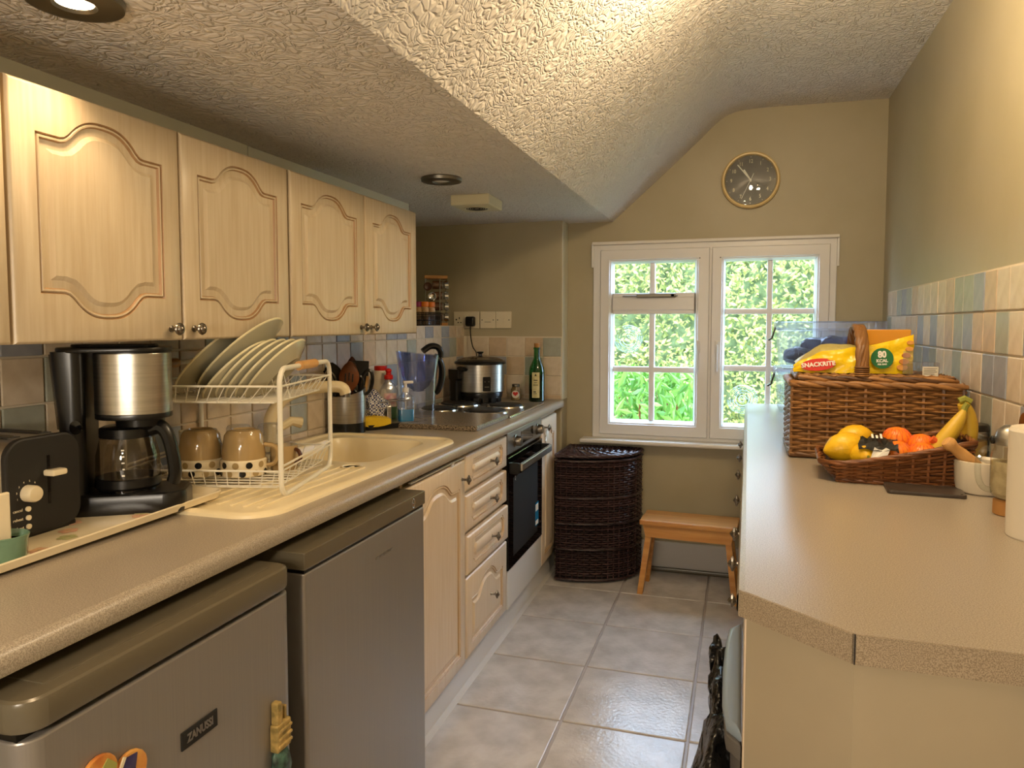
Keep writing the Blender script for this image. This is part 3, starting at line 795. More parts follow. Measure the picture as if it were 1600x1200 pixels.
part('divider', MB().prism([(-.004, -.034), (.001, -.034), (.008, .030), (.003, .030)], .0022, Tm @ TR(0, 0, .007)), 'mug_white', mg)
m2 = thing('tower_magnet', 'cream castle-tower souvenir magnet above a dark figure on the fridge door', 'magnet', (FXF, 1.135, .50))
part('tower', MB().box(0, .016, -.014, .0, .062, .105, .003).box(0, .010, .002, .010, .062, .094, .002).box(0, .012, .013, .02, .055, .088, .002), 'resin', m2)
part('wall', MB().box(0, .018, -.018, .024, .012, .064, .003).box(0, .021, -.016, .024, .020, .026, .002).box(0, .021, -.016, .024, .034, .040, .002).box(0, .021, -.014, .024, .048, .054, .002), 'resin', m2)
part('figure', MB().ell(.014, .024, .042, 14, 10, TR(.008, .004, -.026), .25, 4), 'resin_dark', m2)
m3 = thing('shell_magnet', 'small cream shell-edged souvenir magnet low on the fridge door', 'magnet', (FXF, 1.075, .455))
b3 = MB().box(0, .014, -.022, -.004, -.04, .012, .004)
part('base', b3, 'mug_white', m3)
s3 = MB()
for k in range(5):
    for j in range(3): s3.lathe([(.0065, 0), (.0065, .006), (.003, .008)], 10, frame((.008, .0+.013*j, -.036+.0125*k), Vector((0, 1, 0)), Vector((0, 0, 1)), Vector((1, 0, 0))))
part('shell', s3.box(0, .009, -.006, .034, -.042, .018, .002), 'resin', m3)

# ---------------------------------------------------------------- wall cupboards
CX = -1.14; CZ0, CZ1 = 1.265, 1.706
def wall_unit(label, doors, group=None):
    y0 = doors[0][0]; y1 = doors[-1][1]
    t = thing('wall_cupboard', label, 'cupboard', (CX, y0, CZ0), 0, group)
    part('carcass', MB().box(-.30, -.021, 0, y1-y0, .002, CZ1-CZ0-.001), 'carcass', t)
    for a, b, ky in doors:
        w = b-a; h = CZ1-CZ0; d = MB()
        panel_door(d, w-.003, h-.002, arch_path(w-.100, h-.080, .044, True, True), (w-.003)/2, .042)
        o = part('door', MB().add(d.v, d.f, TR(0, a-y0+.0015, .001)), 'cream', t)
        part('moulding', MB().add(LAST_MOULD.v, LAST_MOULD.f, TR(0, a-y0+.0015, .001)), 'groove', o)
        part('knob', knob(MB(), (0, ky-y0, .0245), (1, 0, 0), .95), 'pewter', o)
    return t
wall_unit('cream wall cupboard at the left picture edge, only its door edge in view', [(.14, .523, .48), (.525, .908, .56)])
wall_unit('cream wall cupboard with two arched doors above the coffee maker and plates', [(.911, 1.295, 1.259), (1.297, 1.686, 1.326)])
wall_unit('cream wall cupboard with two arched doors nearest the spice rack', [(1.693, 2.094, 2.063), (2.096, 2.482, 2.128)])
solo('wall_board', MB().box(XL+.001, XL+.022, -.6, 1.92, 1.70, 1.84).box(XL+.001, XL+.022, 1.924, 3.05, 1.70, 1.838), 'wall_pale', 'pale painted filler board between wall cupboards and ceiling', 'board')
# ---------------------------------------------------------------- things on the left worktop
tray = thing('serving_tray', 'long cream floral tray under the toaster and coffee maker', 'tray', (-1.262, .955, WT+.0050))
tray.rotation_euler = (.0118, 0, 0)
tp_ = rrect(-.155, .155, -.42, .42, .03, 5)
tm = MB(); bridge_rings(tm, [[(x, y, z) for x, y in offset(tp_, d)] for d, z in ((.012, 0), (.002, .004), (-.004, .018), (.0, .0195), (.006, .016), (.016, .007))], True)
tm.add([(x, y, 0) for x, y in offset(tp_, .012)], [tuple(range(len(tp_)))[::-1]])
part('tray_body', tm, 'mug_white', tray)
fl = random.Random(4); g1 = MB(); g2 = MB()
for k in range(60):
    x, y = fl.uniform(-.12, .12), fl.uniform(-.38, .39)
    for q in range(5):
        a = q*1.257+k; (g1 if k % 3 else g2).lathe([(.008, .0072+.0002*(k % 4)), (.006, .0078+.0002*(k % 4))], 7, TR(x+.010*math.cos(a), y+.010*math.sin(a), 0))
part('printed_flower', g1, mat('rose_print', '#B07A6A', '#C8A27A', .4, nscale=30), tray, 'printed pink flowers', stuff=True)
part('printed_leaf', g2, mat('leaf_print', '#8A8A5A', '#B0A878', .4, nscale=30), tray, 'printed green leaves', stuff=True)
TZ = WT+.0075
# toaster: faces +x
to = thing('toaster', 'black and brushed steel two-slot toaster at the left end of the tray', 'toaster', (-1.228, 1.027, TZ))
pr = rrect(-.074, .074, .012, .186, .034, 6)
YZ = lambda x: frame((x, 0, 0), Vector((0, 1, 0)), Vector((0, 0, 1)), Vector((1, 0, 0)))
part('steel_body', MB().prism(pr, .205, YZ(-.213), .003), 'steel', to)
part('end_plate', MB().prism(offset(pr, -.002), .014, YZ(-.010), .004), 'black_matt', to)
part('base', MB().box(-.20, -.002, -.068, .068, 0, .016, .004), 'black', to)
part('slot', MB().box(-.19, -.03, -.045, -.018, .180, .1875, .001).box(-.19, -.03, .018, .045, .180, .1875, .001), 'black', to)
part('bread_guide', MB().tube([(-.185, -.03, .1885), (-.035, -.03, .1885)], .0022, 6).tube([(-.185, .03, .1885), (-.035, .03, .1885)], .0022, 6), 'lamp_trim', to)
part('lever_track', MB().box(.003, .0046, .004, .010, .060, .150), 'black_gloss', to)
part('lever', MB().box(.004, .030, -.006, .026, .113, .125, .004), 'mug_white', to, 'cream lever')
part('dial', MB().lathe([(.0155, 0), (.0150, .018), (.013, .021), (0, .021)], 20, frame((.004, -.036, .088), Vector((0, 1, 0)), Vector((0, 0, 1)), Vector((1, 0, 0)))), 'mug_white', to, 'cream browning dial')
XT = lambda y, z, x=.0046: frame((x, y, z), Vector((0, 1, 0)), Vector((0, 0, 1)), Vector((1, 0, 0)))
for z, s in ((.060, 'cancel'), (.044, 'reheat'), (.028, 'defrost')):
    part('button', MB().lathe([(.0048, 0), (.0048, .003), (0, .0036)], 14, XT(-.038, z)), 'mug_white', to)
    text(s, .0075, 'mug_white', to, XT(-.057, z), depth=.0002)
for k, a in enumerate((200, 170, 140, 110, 80, 50)):
    text(str(k+1), .005, 'mug_white', to, XT(-.036+.022*math.cos(R(a)), .088+.022*math.sin(R(a))), depth=.0002)
# green cup with a spatula, left edge
gc = thing('green_cup', 'small sage green glazed cup at the left picture edge on the tray', 'cup', (-1.152, .885, TZ))
part('cup_body', MB().lathe([(.020, 0), (.030, .002), (.0345, .012), (.0355, .036), (.0385, .047), (.0365, .048), (.0335, .037), (.0325, .013), (.0, .008)], 32), 'green_cup', gc)
part('cup_inside', MB().lathe([(.0, .036), (.0325, .036)], 28), 'banana', gc, 'pale yellow contents')
solo('brush', MB().box(-.004, .004, -.013, .013, .012, .105, .003), 'mug_white', 'flat cream strip standing in the green cup', 'strip', (-1.150, .884, TZ+.012))
# coffee maker
co = thing('coffee_maker', 'black and steel filter coffee maker with glass jug on the tray', 'coffee maker', (-1.235, 1.217, TZ+.002), R(31))
co.scale = (.80, .80, 1)
bp = rrect(-.125, .160, -.085, .085, .05, 8)
part('base', MB().prism(bp, .046, None, .010), 'black', co)
part('hot_plate', MB().cyl(.070, .046, .051, 32, TR(.012, 0, 0)), 'black_gloss', co)
part('column', MB().loft([rr3 for rr3 in [[(x, y, z) for x, y in rrect(-.125-.02*t, -.070, -.075, .075, .025, 5)] for z, t in ((.02, 0), (.15, .1), (.335, 1))]]), 'black', co)
part('water_tank', MB().loft([[(x, y, z) for x, y in rrect(-.130-.02*t, -.085, -.066, .066, .02, 4)] for z, t in ((.18, .3), (.33, 1))]), 'smoke_glass', co)
drum = rrect(-.06, .122, -.084, .084, .08, 10)
part('brew_head', MB().prism(drum, .012, TR(0, 0, .196), .002).prism(offset(drum, .003), .14, TR(0, 0, .2)), 'black', co)
part('steel_band', MB().prism(drum, .124, TR(0, 0, .207), .001), 'steel', co)
part('lid', MB().prism(rrect(-.145, .124, -.086, .086, .08, 8), .010, TR(0, 0, .333), .003).prism(rrect(-.11, .09, -.06, .06, .05, 8), .006, TR(0, 0, .343), .003), 'black', co)
part('filter_cone', MB().lathe([(.045, .172), (.058, .180), (.060, .198)], 28, TR(.045, 0, 0)), 'black', co)
jug = part('jug', MB().lathe([(.066, .055), (.074, .062), (.077, .085), (.075, .120), (.066, .150), (.060, .162)], 36, TR(.012, 0, 0), cap=False), 'smoke_glass', co)
part('jug_collar', MB().lathe([(.058, .155), (.066, .157), (.066, .175), (.056, .179), (0, .181)], 32, TR(.012, 0, 0)), 'black', jug)
part('jug_base_ring', MB().lathe([(.074, .051), (.079, .056), (.0785, .072), (.074, .074)], 36, TR(.012, 0, 0)), 'black', jug)
hd = [(.100, 0, .170), (.130, 0, .176), (.150, 0, .160), (.163, 0, .120), (.168, 0, .080), (.162, 0, .060)]
part('jug_handle', MB().tube(smooth_pts([(x-.045, y, z) for x, y, z in hd], 4), .0165, 10, T=TR(.012, 0, 0) @ ROT(-14, 'Z'), sx=1.15), 'black', jug)
gm = MB()
for k in range(5): gm.box(.0, .0007, -.003+.002*(k % 2), .004, .082+.013*k, .0850+.013*k, T=TR(.012, 0, 0) @ ROT(-85, 'Z') @ TR(.0775, 0, 0))
part('level_mark', gm, 'white_ink', jug)
part('dial', MB().lathe([(.013, 0), (.013, .004), (.009, .006), (0, .0055)], 24, frame((.135, -.060, .030), Vector((.4, .9, 0)).normalized(), Vector((-.2, .1, 1)).normalized(), Vector((.9, -.4, .2)).normalized())), 'pewter', co)
part('swivel_joint', MB().lathe([(.014, 0), (.014, .005), (0, .006)], 18, frame((-.085, -.075, .185), Vector((1, 0, 0)), Vector((0, 0, 1)), Vector((0, -1, 0)))), 'black_gloss', co)

# dish rack
RO = Vector((-.992, 1.42, WT+.004)); RU = Vector((-.968, -.25, 0)).normalized(); RV = Vector((-.25, .968, 0)).normalized()
RT = frame(RO, RU, RV, Vector((0, 0, 1)))
rack = thing('dish_rack', 'white two-tier wire dish rack with wooden handles on the sink drainer', 'rack', RO, math.atan2(RU.y, RU.x))
# local axes: x along RU, y: RU is rotated so that local y = (-RU.y, RU.x): flip sign of v
def LR(u, v, z): return (u, -v, z)
RL, RWd = .365, .378
def rloop(u, z0, z1, rad=.035):
    p = []
    for cx, cz, a0 in ((RWd-rad, z1-rad, 0), (rad, z1-rad, 90), (rad, z0+rad, 180), (RWd-rad, z0+rad, 270)):
        for k in range(7):
            a = R(a0+15*k); p.append(LR(u, cx+rad*math.cos(a), cz+rad*math.sin(a)))
    return p
for u in (0, RL):
    e = part('end_frame', MB().tube(rloop(u, .004, .295), .0062, 10, True), 'wire', rack)
    part('cross_bar', MB().tube([LR(u, 0, .072), LR(u, RWd, .072)], .003, 6), 'wire', e)
    part('wooden_handle', MB().tube([LR(u, .13, .295), LR(u, .25, .295)], .0125, 14, rfun=lambda t: .92+.12*math.sin(math.pi*t)), 'handle_wood', e, 'wooden handle sleeve')
def basket(zt, zb, inset, name, zig):
    m = MB()
    rim = [LR(0, 0, zt), LR(RL, 0, zt), LR(RL, RWd, zt), LR(0, RWd, zt)]
    bot = [LR(inset, inset, zb), LR(RL-inset, inset, zb), LR(RL-inset, RWd-inset, zb), LR(inset, RWd-inset, zb)]
    m.tube(rim, .0024, 6, True); m.tube(bot, .0018, 6, True)
    n = 13
    for k in range(n):
        t = (k+.5)/n; t2 = min(1, max(0, t+(.07 if zig else 0)))
        for v, vi in ((0, inset), (RWd, RWd-inset)):
            m.tube([LR(RL*t, v, zt), LR(inset+(RL-2*inset)*t2, vi, zb)], .0012, 5)
    for k in range(9):
        t = (k+.5)/9
        for u, ui in ((0, inset), (RL, RL-inset)): m.tube([LR(u, RWd*t, zt), LR(ui, inset+(RWd-2*inset)*t, zb)], .0012, 5)
    for k in range(12):
        v = inset+(RWd-2*inset)*(k+.5)/12
        m.tube([LR(inset, v, zb), LR(RL-inset, v, zb)], .0016, 5)
    if zig:
        for v in (RWd*.34, RWd*.62):
            P = []
            for k in range(21): P.append(LR(inset+(RL-2*inset)*k/20, v, zb+(.062 if k % 2 else 0)))
            m.tube(P, .0016, 5)
    return part(name, m, 'wire', rack)
basket(.255, .216, .022, 'upper_shelf', True)
basket(.062, .022, .016, 'lower_shelf', False)
# plates leaning in the upper shelf
def plate_mb(r):
    body = MB().lathe([(0, .003), (r*.55, .003), (r*.58, 0), (r*.62, .003), (r*.86, .013), (r*.985, .022)], 40, cap=False)
    body.lathe([(0, .008), (r*.58, .008), (r*.84, .018), (r*.985, .0265)], 40, cap=False)
    rim = MB().lathe([(r*.982, .0215), (r, .0235), (r, .026), (r*.982, .027)], 40, cap=False)
    return body, rim
pmesh = {}
for r in (.134, .100, .104):
    b, e = plate_mb(r); pmesh[r] = (b.mesh('plate_body', M['plate'], 50), e.mesh('rim', M['plate_rim'], 50))
def plate(u, v, r, lean, z, label, group=None):
    """u = where its foot rests along the rack; leans back over towards the front of the rack"""
    a = R(lean); U = RU; V = RV; Z = Vector((0, 0, 1))
    s_ = (-U*math.sin(a)+Z*math.cos(a)); nrm = (U*math.cos(a)+Z*math.sin(a))
    c = RO+U*u+V*v+Z*z+s_*r
    t = thing('dinner_plate' if r > .12 else 'side_plate', label, 'plate', c, 0, group)
    xa = V; ya = nrm.cross(xa)
    t.rotation_euler = frame((0, 0, 0), xa, ya, nrm).to_euler()
    put('plate_body', pmesh[r][0], t); put('rim', pmesh[r][1], t)
plate(.300, .185, .134, 46, .205, 'rearmost large stoneware dinner plate in the rack, nearest the coffee maker')
plate(.248, .195, .134, 46, .208, 'large stoneware dinner plate rising highest in the rack, second from the coffee maker')
plate(.226, .165, .104, 45, .190, 'deep stoneware plate sunk lowest between the large and small plates')
for k, nm in enumerate(('first small side plate behind the large plates, third from the rack front handle', 'second of the four small side plates in the rack', 'third of the four small side plates in the rack', 'front small side plate showing its whole face at the rack handle end')):
    plate(.195-.024*k, .17, .100, 43, .196, nm, 'small side plates in the rack')
# mugs upside down on the lower shelf
def rk(u, v, z): return RO+RU*u+RV*v+Vector((0, 0, z))
def dotted_mug(pos, label, ang):
    t = thing('dotted_mug', label, 'mug', pos, ang, 'upturned polka dot mugs on the rack'); t.scale = (1.14, 1.14, 1.12)
    part('upper_body', MB().lathe([(.0455, .034), (.0445, .060), (.040, .088), (.033, .099), (.025, .101), (.024, .098), (0, .097)], 36), 'mug_tan', t)
    band = part('band', MB().lathe([(.046, 0), (.049, .002), (.0492, .034), (.0455, .037)], 36, cap=False), 'mug_white', t, 'cream polka dot band')
    for row, z in ((0, .0265), (1, .0085)):
        for k in range(11):
            a = 2*math.pi*(k+.5*row)/11; n = Vector((math.cos(a), math.sin(a), 0))
            d = MB(); ax = Vector((0, 0, 1)); bx = n.cross(ax); vs = [(n*.0497+Vector((0, 0, z)))[:]]
            for q in range(14):
                b = 2*math.pi*q/14; dx, dz = .0072*math.cos(b), .0072*math.sin(b)
                aa = a+dx/.0492; vs.append((.0496*math.cos(aa), .0496*math.sin(aa), z+dz))
            d.add(vs, [(0, 1+q, 1+(q+1) % 14) for q in range(14)])
            part('dot', d, 'dot_black' if (k+row) % 2 else 'dot_tan', band)
    hp = [(.044, 0, .02), (.062, 0, .022), (.072, 0, .040), (.066, 0, .060), (.043, 0, .066)]
    part('handle', MB().tube(smooth_pts(hp, 4), .0055, 8, sx=1.4), 'mug_tan', t)
dotted_mug(rk(.258, .150, .024), 'upturned tan mug with polka dot band, nearer the coffee maker', R(140))
dotted_mug(rk(.150, .152, .024), 'upturned tan mug with polka dot band, nearer the rack front', R(25))
fm = thing('flower_mug', 'white mug with red rose print half hidden behind the coffee maker', 'mug', rk(.318, .245, .024))
part('body', MB().lathe([(.030, 0), (.036, .003), (.038, .05), (.040, .095), (.038, .095), (.035, .01), (0, .008)], 28), 'mug_white', fm)
rs = MB(); Tf = frame((.027, -.027, .055), Vector((.707, .707, 0)), Vector((0, 0, 1)), Vector((.707, -.707, 0)))
for k in range(7): rs.ell(.010, .010, .003, 10, 6, Tf @ TR(.010*math.cos(k), .010*math.sin(k)-.004, 0))
part('rose_print', rs, 'red_ink', fm, 'red rose print')
lf = MB()
for k in range(6): lf.ell(.009, .005, .003, 8, 6, Tf @ TR(-.02+.008*k, .022+.004*(k % 2), -.002*abs(k-2.5)) @ ROT(40*k, 'Z'))
part('leaf_print', lf, 'dark_green', fm)
for u, v, h, lab in ((.215, .275, .105, 'ribbed drinking glass upturned behind the left dotted mug'), (.135, .285, .108, 'ribbed drinking glass upturned between the two dotted mugs')):
    t = thing('drinking_glass', lab, 'glass', rk(u, v, .024), 0, 'upturned glasses on the rack')
    part('bowl', MB().lathe([(.036, 0), (.034, .05), (.030, h-.006), (.026, h), (0, h-.002)], 36, rfun=lambda a: 1+.03*math.cos(18*a)), 'clear_plastic', t)
bm_ = thing('brown_mug', 'dark brown mug lying behind the right dotted mug, only its handle in view', 'mug', rk(.075, .225, .024))
part('body', MB().lathe([(.034, 0), (.036, .03), (.034, .062), (0, .062)], 24), 'mug_tan', bm_)
part('handle', MB().tube(smooth_pts([(.030, 0, .018), (.048, -.006, .022), (.054, -.008, .036), (.046, -.006, .050), (.030, 0, .052)], 4), .005, 8), 'dark_wood', bm_, 'dark brown glossy handle')

# utensil holder
uh = thing('utensil_pot', 'brushed steel utensil pot with black base in the corner by the tap', 'pot', (-1.385, 2.395, WT))
part('black_base', MB().lathe([(.062, 0), (.066, .003), (.066, .040)], 36), 'black', uh)
slant = MB()
seg = 40; vs = []; fs = []
for i, (r_, zz) in enumerate(((.0655, .040), (.068, .10), (.069, 1), (.0665, 1), (.064, .05))):
    for k in range(seg):
        a = 2*math.pi*k/seg; z = zz if zz < 1 else .158+.020*math.cos(a-R(80))
        vs.append((r_*math.cos(a), r_*math.sin(a), z))
for i in range(4):
    for k in range(seg): k2 = (k+1) % seg; fs.append((i*seg+k, i*seg+k2, (i+1)*seg+k2, (i+1)*seg+k))
part('steel_sleeve', slant.add(vs, fs), 'steel', uh)
def utensil(name, label, mb, m, x, y, lean, az, z=.02, parts=()):
    T = ROT(az, 'Z') @ ROT(lean, 'Y')
    t = thing(name, label, 'utensil', (-1.385+x, 2.395+y, WT+z)); t.rotation_euler = T.to_euler()
    part('body', mb, m, t)
    return t
def spoon(L, w, h, th, slots=False, seg=18):
    mb = MB().tube([(0, 0, 0), (0, 0, L)], .0055, 8)
    rg_ = []
    n = 9
    for i in range(n):
        t = i/(n-1); q = math.sin(math.pi*(.12+.86*t))**.7
        rg_.append([(w*q*math.cos(2*math.pi*k/14), th*(math.sin(2*math.pi*k/14)*.5)-.006*math.sin(math.pi*t), L-.01+h*t) for k in range(14)])
    return mb.loft(rg_)
ws = utensil('slotted_spoon', 'brown wooden slotted spoon leaning at the front of the utensil pot', spoon(.150, .036, .105, .012), 'spoon_wood', .012, -.030, 4, 30)
ws_T = MB()
for k in (-1, 0, 1): ws_T.box(-.0025+.013*k, .0025+.013*k, -.014, .002, .175-.004*abs(k), .205-.004*abs(k), .001)
part('slot', ws_T, 'black_matt', ws)
utensil('serving_spoon', 'grey-green rounded serving spoon, leftmost head above the utensil pot', spoon(.165, .036, .085, .012), 'black_matt', -.030, -.015, -5, 30)
utensil('wooden_spoon', 'dark wooden spoon standing tallest in the utensil pot', spoon(.195, .021, .075, .012), 'dark_wood', .008, .018, 1, 30)
utensil('spatula', 'black flat spatula behind the slotted spoon in the utensil pot', MB().tube([(0, 0, 0), (0, 0, .16)], .005, 8).box(-.032, .032, -.002, .002, .155, .245, .0018), 'black_matt', .030, .022, 3, 30)
wk = MB()
for k in range(6):
    a = math.pi*k/6
    wk.tube([(.026*math.sin(math.pi*t/10)*math.cos(a), .026*math.sin(math.pi*t/10)*math.sin(a), .12+.10*t/10+(.0)) for t in range(11)], .0011, 5)
    wk.tube([(-.026*math.sin(math.pi*t/10)*math.cos(a), -.026*math.sin(math.pi*t/10)*math.sin(a), .12+.10*t/10) for t in range(11)], .0011, 5)
utensil('whisk', 'wire whisk at the left of the utensil pot', wk.tube([(0, 0, 0), (0, 0, .13)], .006, 8), 'steel', -.035, -.032, -5, 30)
sc_ = utensil('scissors', 'kitchen scissors with black loop handles standing in the utensil pot', MB().box(-.008, .008, -.002, .002, 0, .13, .0015), 'steel', .038, -.005, 10, 30)
part('handle', MB().tube([(.012+.020*math.cos(R(a)), 0, .172+.044*math.sin(R(a))) for a in range(0, 360, 18)], .0062, 8, True).tube([(-.018+.016*math.cos(R(a)), 0, .160+.030*math.sin(R(a))) for a in range(0, 360, 18)], .0062, 8, True), 'black', sc_)
utensil('wooden_fork', 'pale wooden stick seen through the scissor loop in the utensil pot', MB().tube([(0, 0, 0), (0, 0, .19)], .006, 8, sx=.6), 'light_wood', .042, .020, 9, 30)

# black washing-up tray
wtray = thing('dishwashing_tray', 'black plastic washing-up tray holding sponge, cloth and bottles', 'tray', (-1.305, 2.59, WT), R(52))
wp = rrect(-.135, .135, -.062, .062, .03, 6)
tm = MB(); bridge_rings(tm, [[(x, y, z) for x, y in offset(wp, d)] for d, z in ((.006, 0), (0, .004), (-.003, .020), (.001, .021), (.006, .008))], True)
tm.add([(x, y, 0) for x, y in offset(wp, .006)], [tuple(range(len(wp)))[::-1]])
part('tray_body', tm, 'black', wtray)
WZ = WT+.0085
def wl(a, b):
    c, s_ = math.cos(R(52)), math.sin(R(52)); return (-1.305+a*c-b*s_, 2.59+a*s_+b*c)
x, y = wl(-.090, -.032)
sp = solo('sponge', MB().loft([[(q*.062, yy, z) for yy, z in ((-.034, .004+.01*q*q), (.034, .006+.01*q*q), (.034, .046-.012*abs(q)), (-.032, .040-.008*q))] for q in (-1, -.6, -.2, .2, .6, 1)]), 'sponge', 'yellow sponge at the front of the black washing-up tray', 'sponge', (x, y, WZ), R(40))
x, y = wl(-.070, .010)
caddy = thing('cloth_caddy', 'small steel rail caddy standing in the washing-up tray', 'caddy', (x, y, WZ), R(45))
part('side_plate', MB().box(.045, .062, -.035, .035, 0, .075, .002), 'steel', caddy)
part('rail', MB().tube([(-.06, -.03, .088), (.14, -.03, .095)], .0022, 6).tube([(-.06, .03, .088), (.14, .03, .095)], .0022, 6).tube([(-.06, -.03, .088), (-.06, .03, .088)], .0022, 6).tube([(.055, -.03, 0), (.055, -.03, .092)], .0022, 6).tube([(.055, .03, 0), (.055, .03, .092)], .0022, 6).tube([(-.06, -.03, 0), (-.06, -.03, .088)], .0022, 6).tube([(-.06, .03, 0), (-.06, .03, .088)], .0022, 6), 'chrome', caddy)
cl = MB().ell(.058, .044, .052, 30, 20, None, .5, 2.4)
solo('dishcloth', cl, 'cloth', 'crumpled blue and white checked dishcloth above the yellow sponge', 'cloth', (x-.005, y-.008, WZ+.073), R(45), smooth=60)
x, y = wl(.055, -.018)
so_ = thing('soap_dispenser', 'clear pump bottle half full of blue hand soap in the black tray', 'soap', (x, y, WZ), R(40))
part('bottle', MB().loft([[(a, b, z) for a, b in rrect(-.031*k, .031*k, -.024*k, .024*k, .014*k, 4)] for z, k in ((0, .97), (.003, 1), (.095, 1), (.110, .75), (.120, .42), (.126, .40))]), 'clear_plastic', so_)
part('liquid', MB().loft([[(a, b, z) for a, b in rrect(-.0295, .0295, -.0225, .0225, .013, 4)] for z in (.003, .058)]), 'blue_soap', so_)
part('pump', MB().cyl(.013, .124, .142, 18, bev=.002).cyl(.006, .142, .160, 12).box(-.010, .030, -.008, .008, .158, .169, .003).cyl(.0022, .02, .125, 8), 'white', so_)
part('label', MB().box(.0312, .0318, -.016, .016, .02, .085), 'white_paper', so_)
# washing-up liquid and bleach bottles behind
w2 = thing('washing_up_bottle', 'clear washing-up liquid bottle with red cap behind the checked cloth', 'bottle', (-1.352, 2.665, WT), R(40))
part('bottle', MB().loft([[(a, b, z) for a, b in rrect(-.040*k, .040*k, -.026*k, .026*k, .022*k, 5)] for z, k in ((0, .92), (.004, 1), (.11, 1), (.135, .92), (.155, .62), (.168, .38), (.180, .36))]), 'clear_plastic', w2)
part('liquid', MB().loft([[(a, b, z) for a, b in rrect(-.037, .037, -.023, .023, .02, 5)] for z in (.004, .085)]), mat('pale_green_liquid', '#6E8A4A', rough=.2), w2)
part('label', MB().box(-.025, .025, -.0272, -.0262, .07, .125, .0002), mat('pink_label', '#C07A86', '#D9C0B0', .5, nscale=45), w2)
part('cap', MB().cyl(.0185, .178, .196, 18, bev=.003).cyl(.011, .196, .206, 14).ell(.013, .013, .010, 14, 8, TR(0, 0, .213)), 'red', w2)
b2 = thing('white_bottle', 'white plastic bottle with red screw cap behind the washing-up liquid', 'bottle', (-1.405, 2.70, WT))
part('bottle', MB().lathe([(.034, 0), (.039, .004), (.039, .150), (.036, .175), (.026, .208), (.024, .212)], 28), 'ceramic_w', b2)
part('cap', MB().cyl(.026, .211, .230, 24, bev=.002), 'red', b2)
# water filter jug
wj = thing('filter_jug', 'clear water filter jug with blue funnel and black handle by the hob', 'jug', (-1.268, 2.765, WT), R(38))
def oval(k, sx, z, lift=0): return [(.072*sx*k*math.cos(2*math.pi*q/32), .050*k*math.sin(2*math.pi*q/32), z+lift*(-math.cos(2*math.pi*q/32))) for q in range(32)]
part('jug_body', MB().loft([oval(.90, 1, 0), oval(.94, 1, .006), oval(.99, 1, .10), oval(1.08, 1.02, .20), oval(1.18, 1.08, .282, .010)], cap=False), 'jug_clear', wj)
part('funnel', MB().loft([oval(.30, 1, .128), oval(.62, 1, .145), oval(.92, 1, .185), oval(1.08, 1.03, .24), oval(1.14, 1.07, .278, .010)], cap=False), 'blue_plastic', wj)
part('funnel_floor', MB().loft([oval(.05, 1, .122), oval(.45, 1, .126)], cap=True), 'blue_plastic', wj)
part('lid_hinge', MB().tube(smooth_pts([(.020, 0, .288), (.05, 0, .308), (.08, 0, .306), (.096, 0, .285), (.094, 0, .262)], 4), .013, 10, sx=1.5), 'black', wj)
part('handle', MB().tube(smooth_pts([(.070, 0, .272), (.092, 0, .25), (.102, 0, .21), (.098, 0, .165), (.084, 0, .125), (.072, 0, .112)], 4), .0115, 10, sx=1.3, rfun=lambda t: .75+.5*math.sin(math.pi*t)), 'black', wj)
# granite board and hob
gb = solo('granite_board', MB().prism(rrect(-.205, .205, -.20, .20, .01, 3), .020, None, .003), 'granite', 'speckled granite worktop saver between the jug and the hob', 'board', (-1.142, 2.752, WT))
hob = thing('electric_hob', 'steel electric hob with four solid hotplates in front of the slow cooker', 'hob', (-1.185, 3.22, WT))
part('hob_tray', MB().prism(rrect(-.255, .255, -.265, .285, .02, 4), .008, None, .002), 'steel_h', hob)
part('front_edge', MB().box(.246, .2565, -.27, .29, 0, .0105, .002), 'chrome', hob)
for x, y, r_ in ((.10, -.135, .085), (-.135, -.125, .075), (.115, .10, .078), (-.12, .10, .088)):
    hp_ = part('hotplate', MB().lathe([(r_, .012), (r_, .019), (r_*.93, .0215), (r_*.25, .0205), (.0, .0205)], 36, TR(x, y, 0)), 'granite' if False else 'black_matt', hob)
    part('chrome_ring', MB().lathe([(r_+.016, .008), (r_+.014, .0135), (r_+.003, .0155), (r_, .010)], 36, TR(x, y, 0)), 'chrome', hp_)
# slow cooker
sc = thing('slow_cooker', 'round steel rice cooker with black lid and cable to the wall socket', 'cooker', (-1.268, 3.515, WT+.009), R(-22))
part('base', MB().lathe([(.095, .018), (.112, .022), (.116, .042), (.114, .05)], 40), 'black', sc)
for k, a in enumerate((-62, -38, -14, 10, 34, 150, 210)):
    c_, s_ = math.cos(R(a)), math.sin(R(a)); part('foot', MB().box(.086, .112, -.016, .016, 0, .026, .003, T=ROT(a-20, 'Z')), 'black', sc)
part('steel_wall', MB().lathe([(.116, .05), (.122, .054), (.123, .188), (.120, .192)], 48, cap=False), 'steel', sc)
part('rim', MB().lathe([(.118, .188), (.130, .190), (.132, .198), (.128, .204), (.118, .206)], 44), 'black', sc)
part('lid', MB().lathe([(.119, .204), (.113, .212), (.085, .221), (.040, .227), (0, .228)], 40), 'smoke_glass', sc)
part('lid_knob', MB().lathe([(.028, .226), (.010, .230), (.009, .240), (.017, .245), (.018, .251), (0, .253)], 24), 'black', sc)
for sx in (1, -1):
    part('handle', MB().tube([(-.02*0, sx*.118, .165), (0, sx*.142, .172), (0, sx*.146, .172)], .011, 8, sx=2.4), 'black', sc)
part('condensation_cup', MB().loft([[(a, b, z) for a, b in rrect(-.030*k, .030*k, -.020, .020, .012, 4)] for z, k in ((.01, .9), (.11, .9), (.12, 1.25), (.165, 1.25))], TR(-.05, -.128, 0)), 'black', sc)
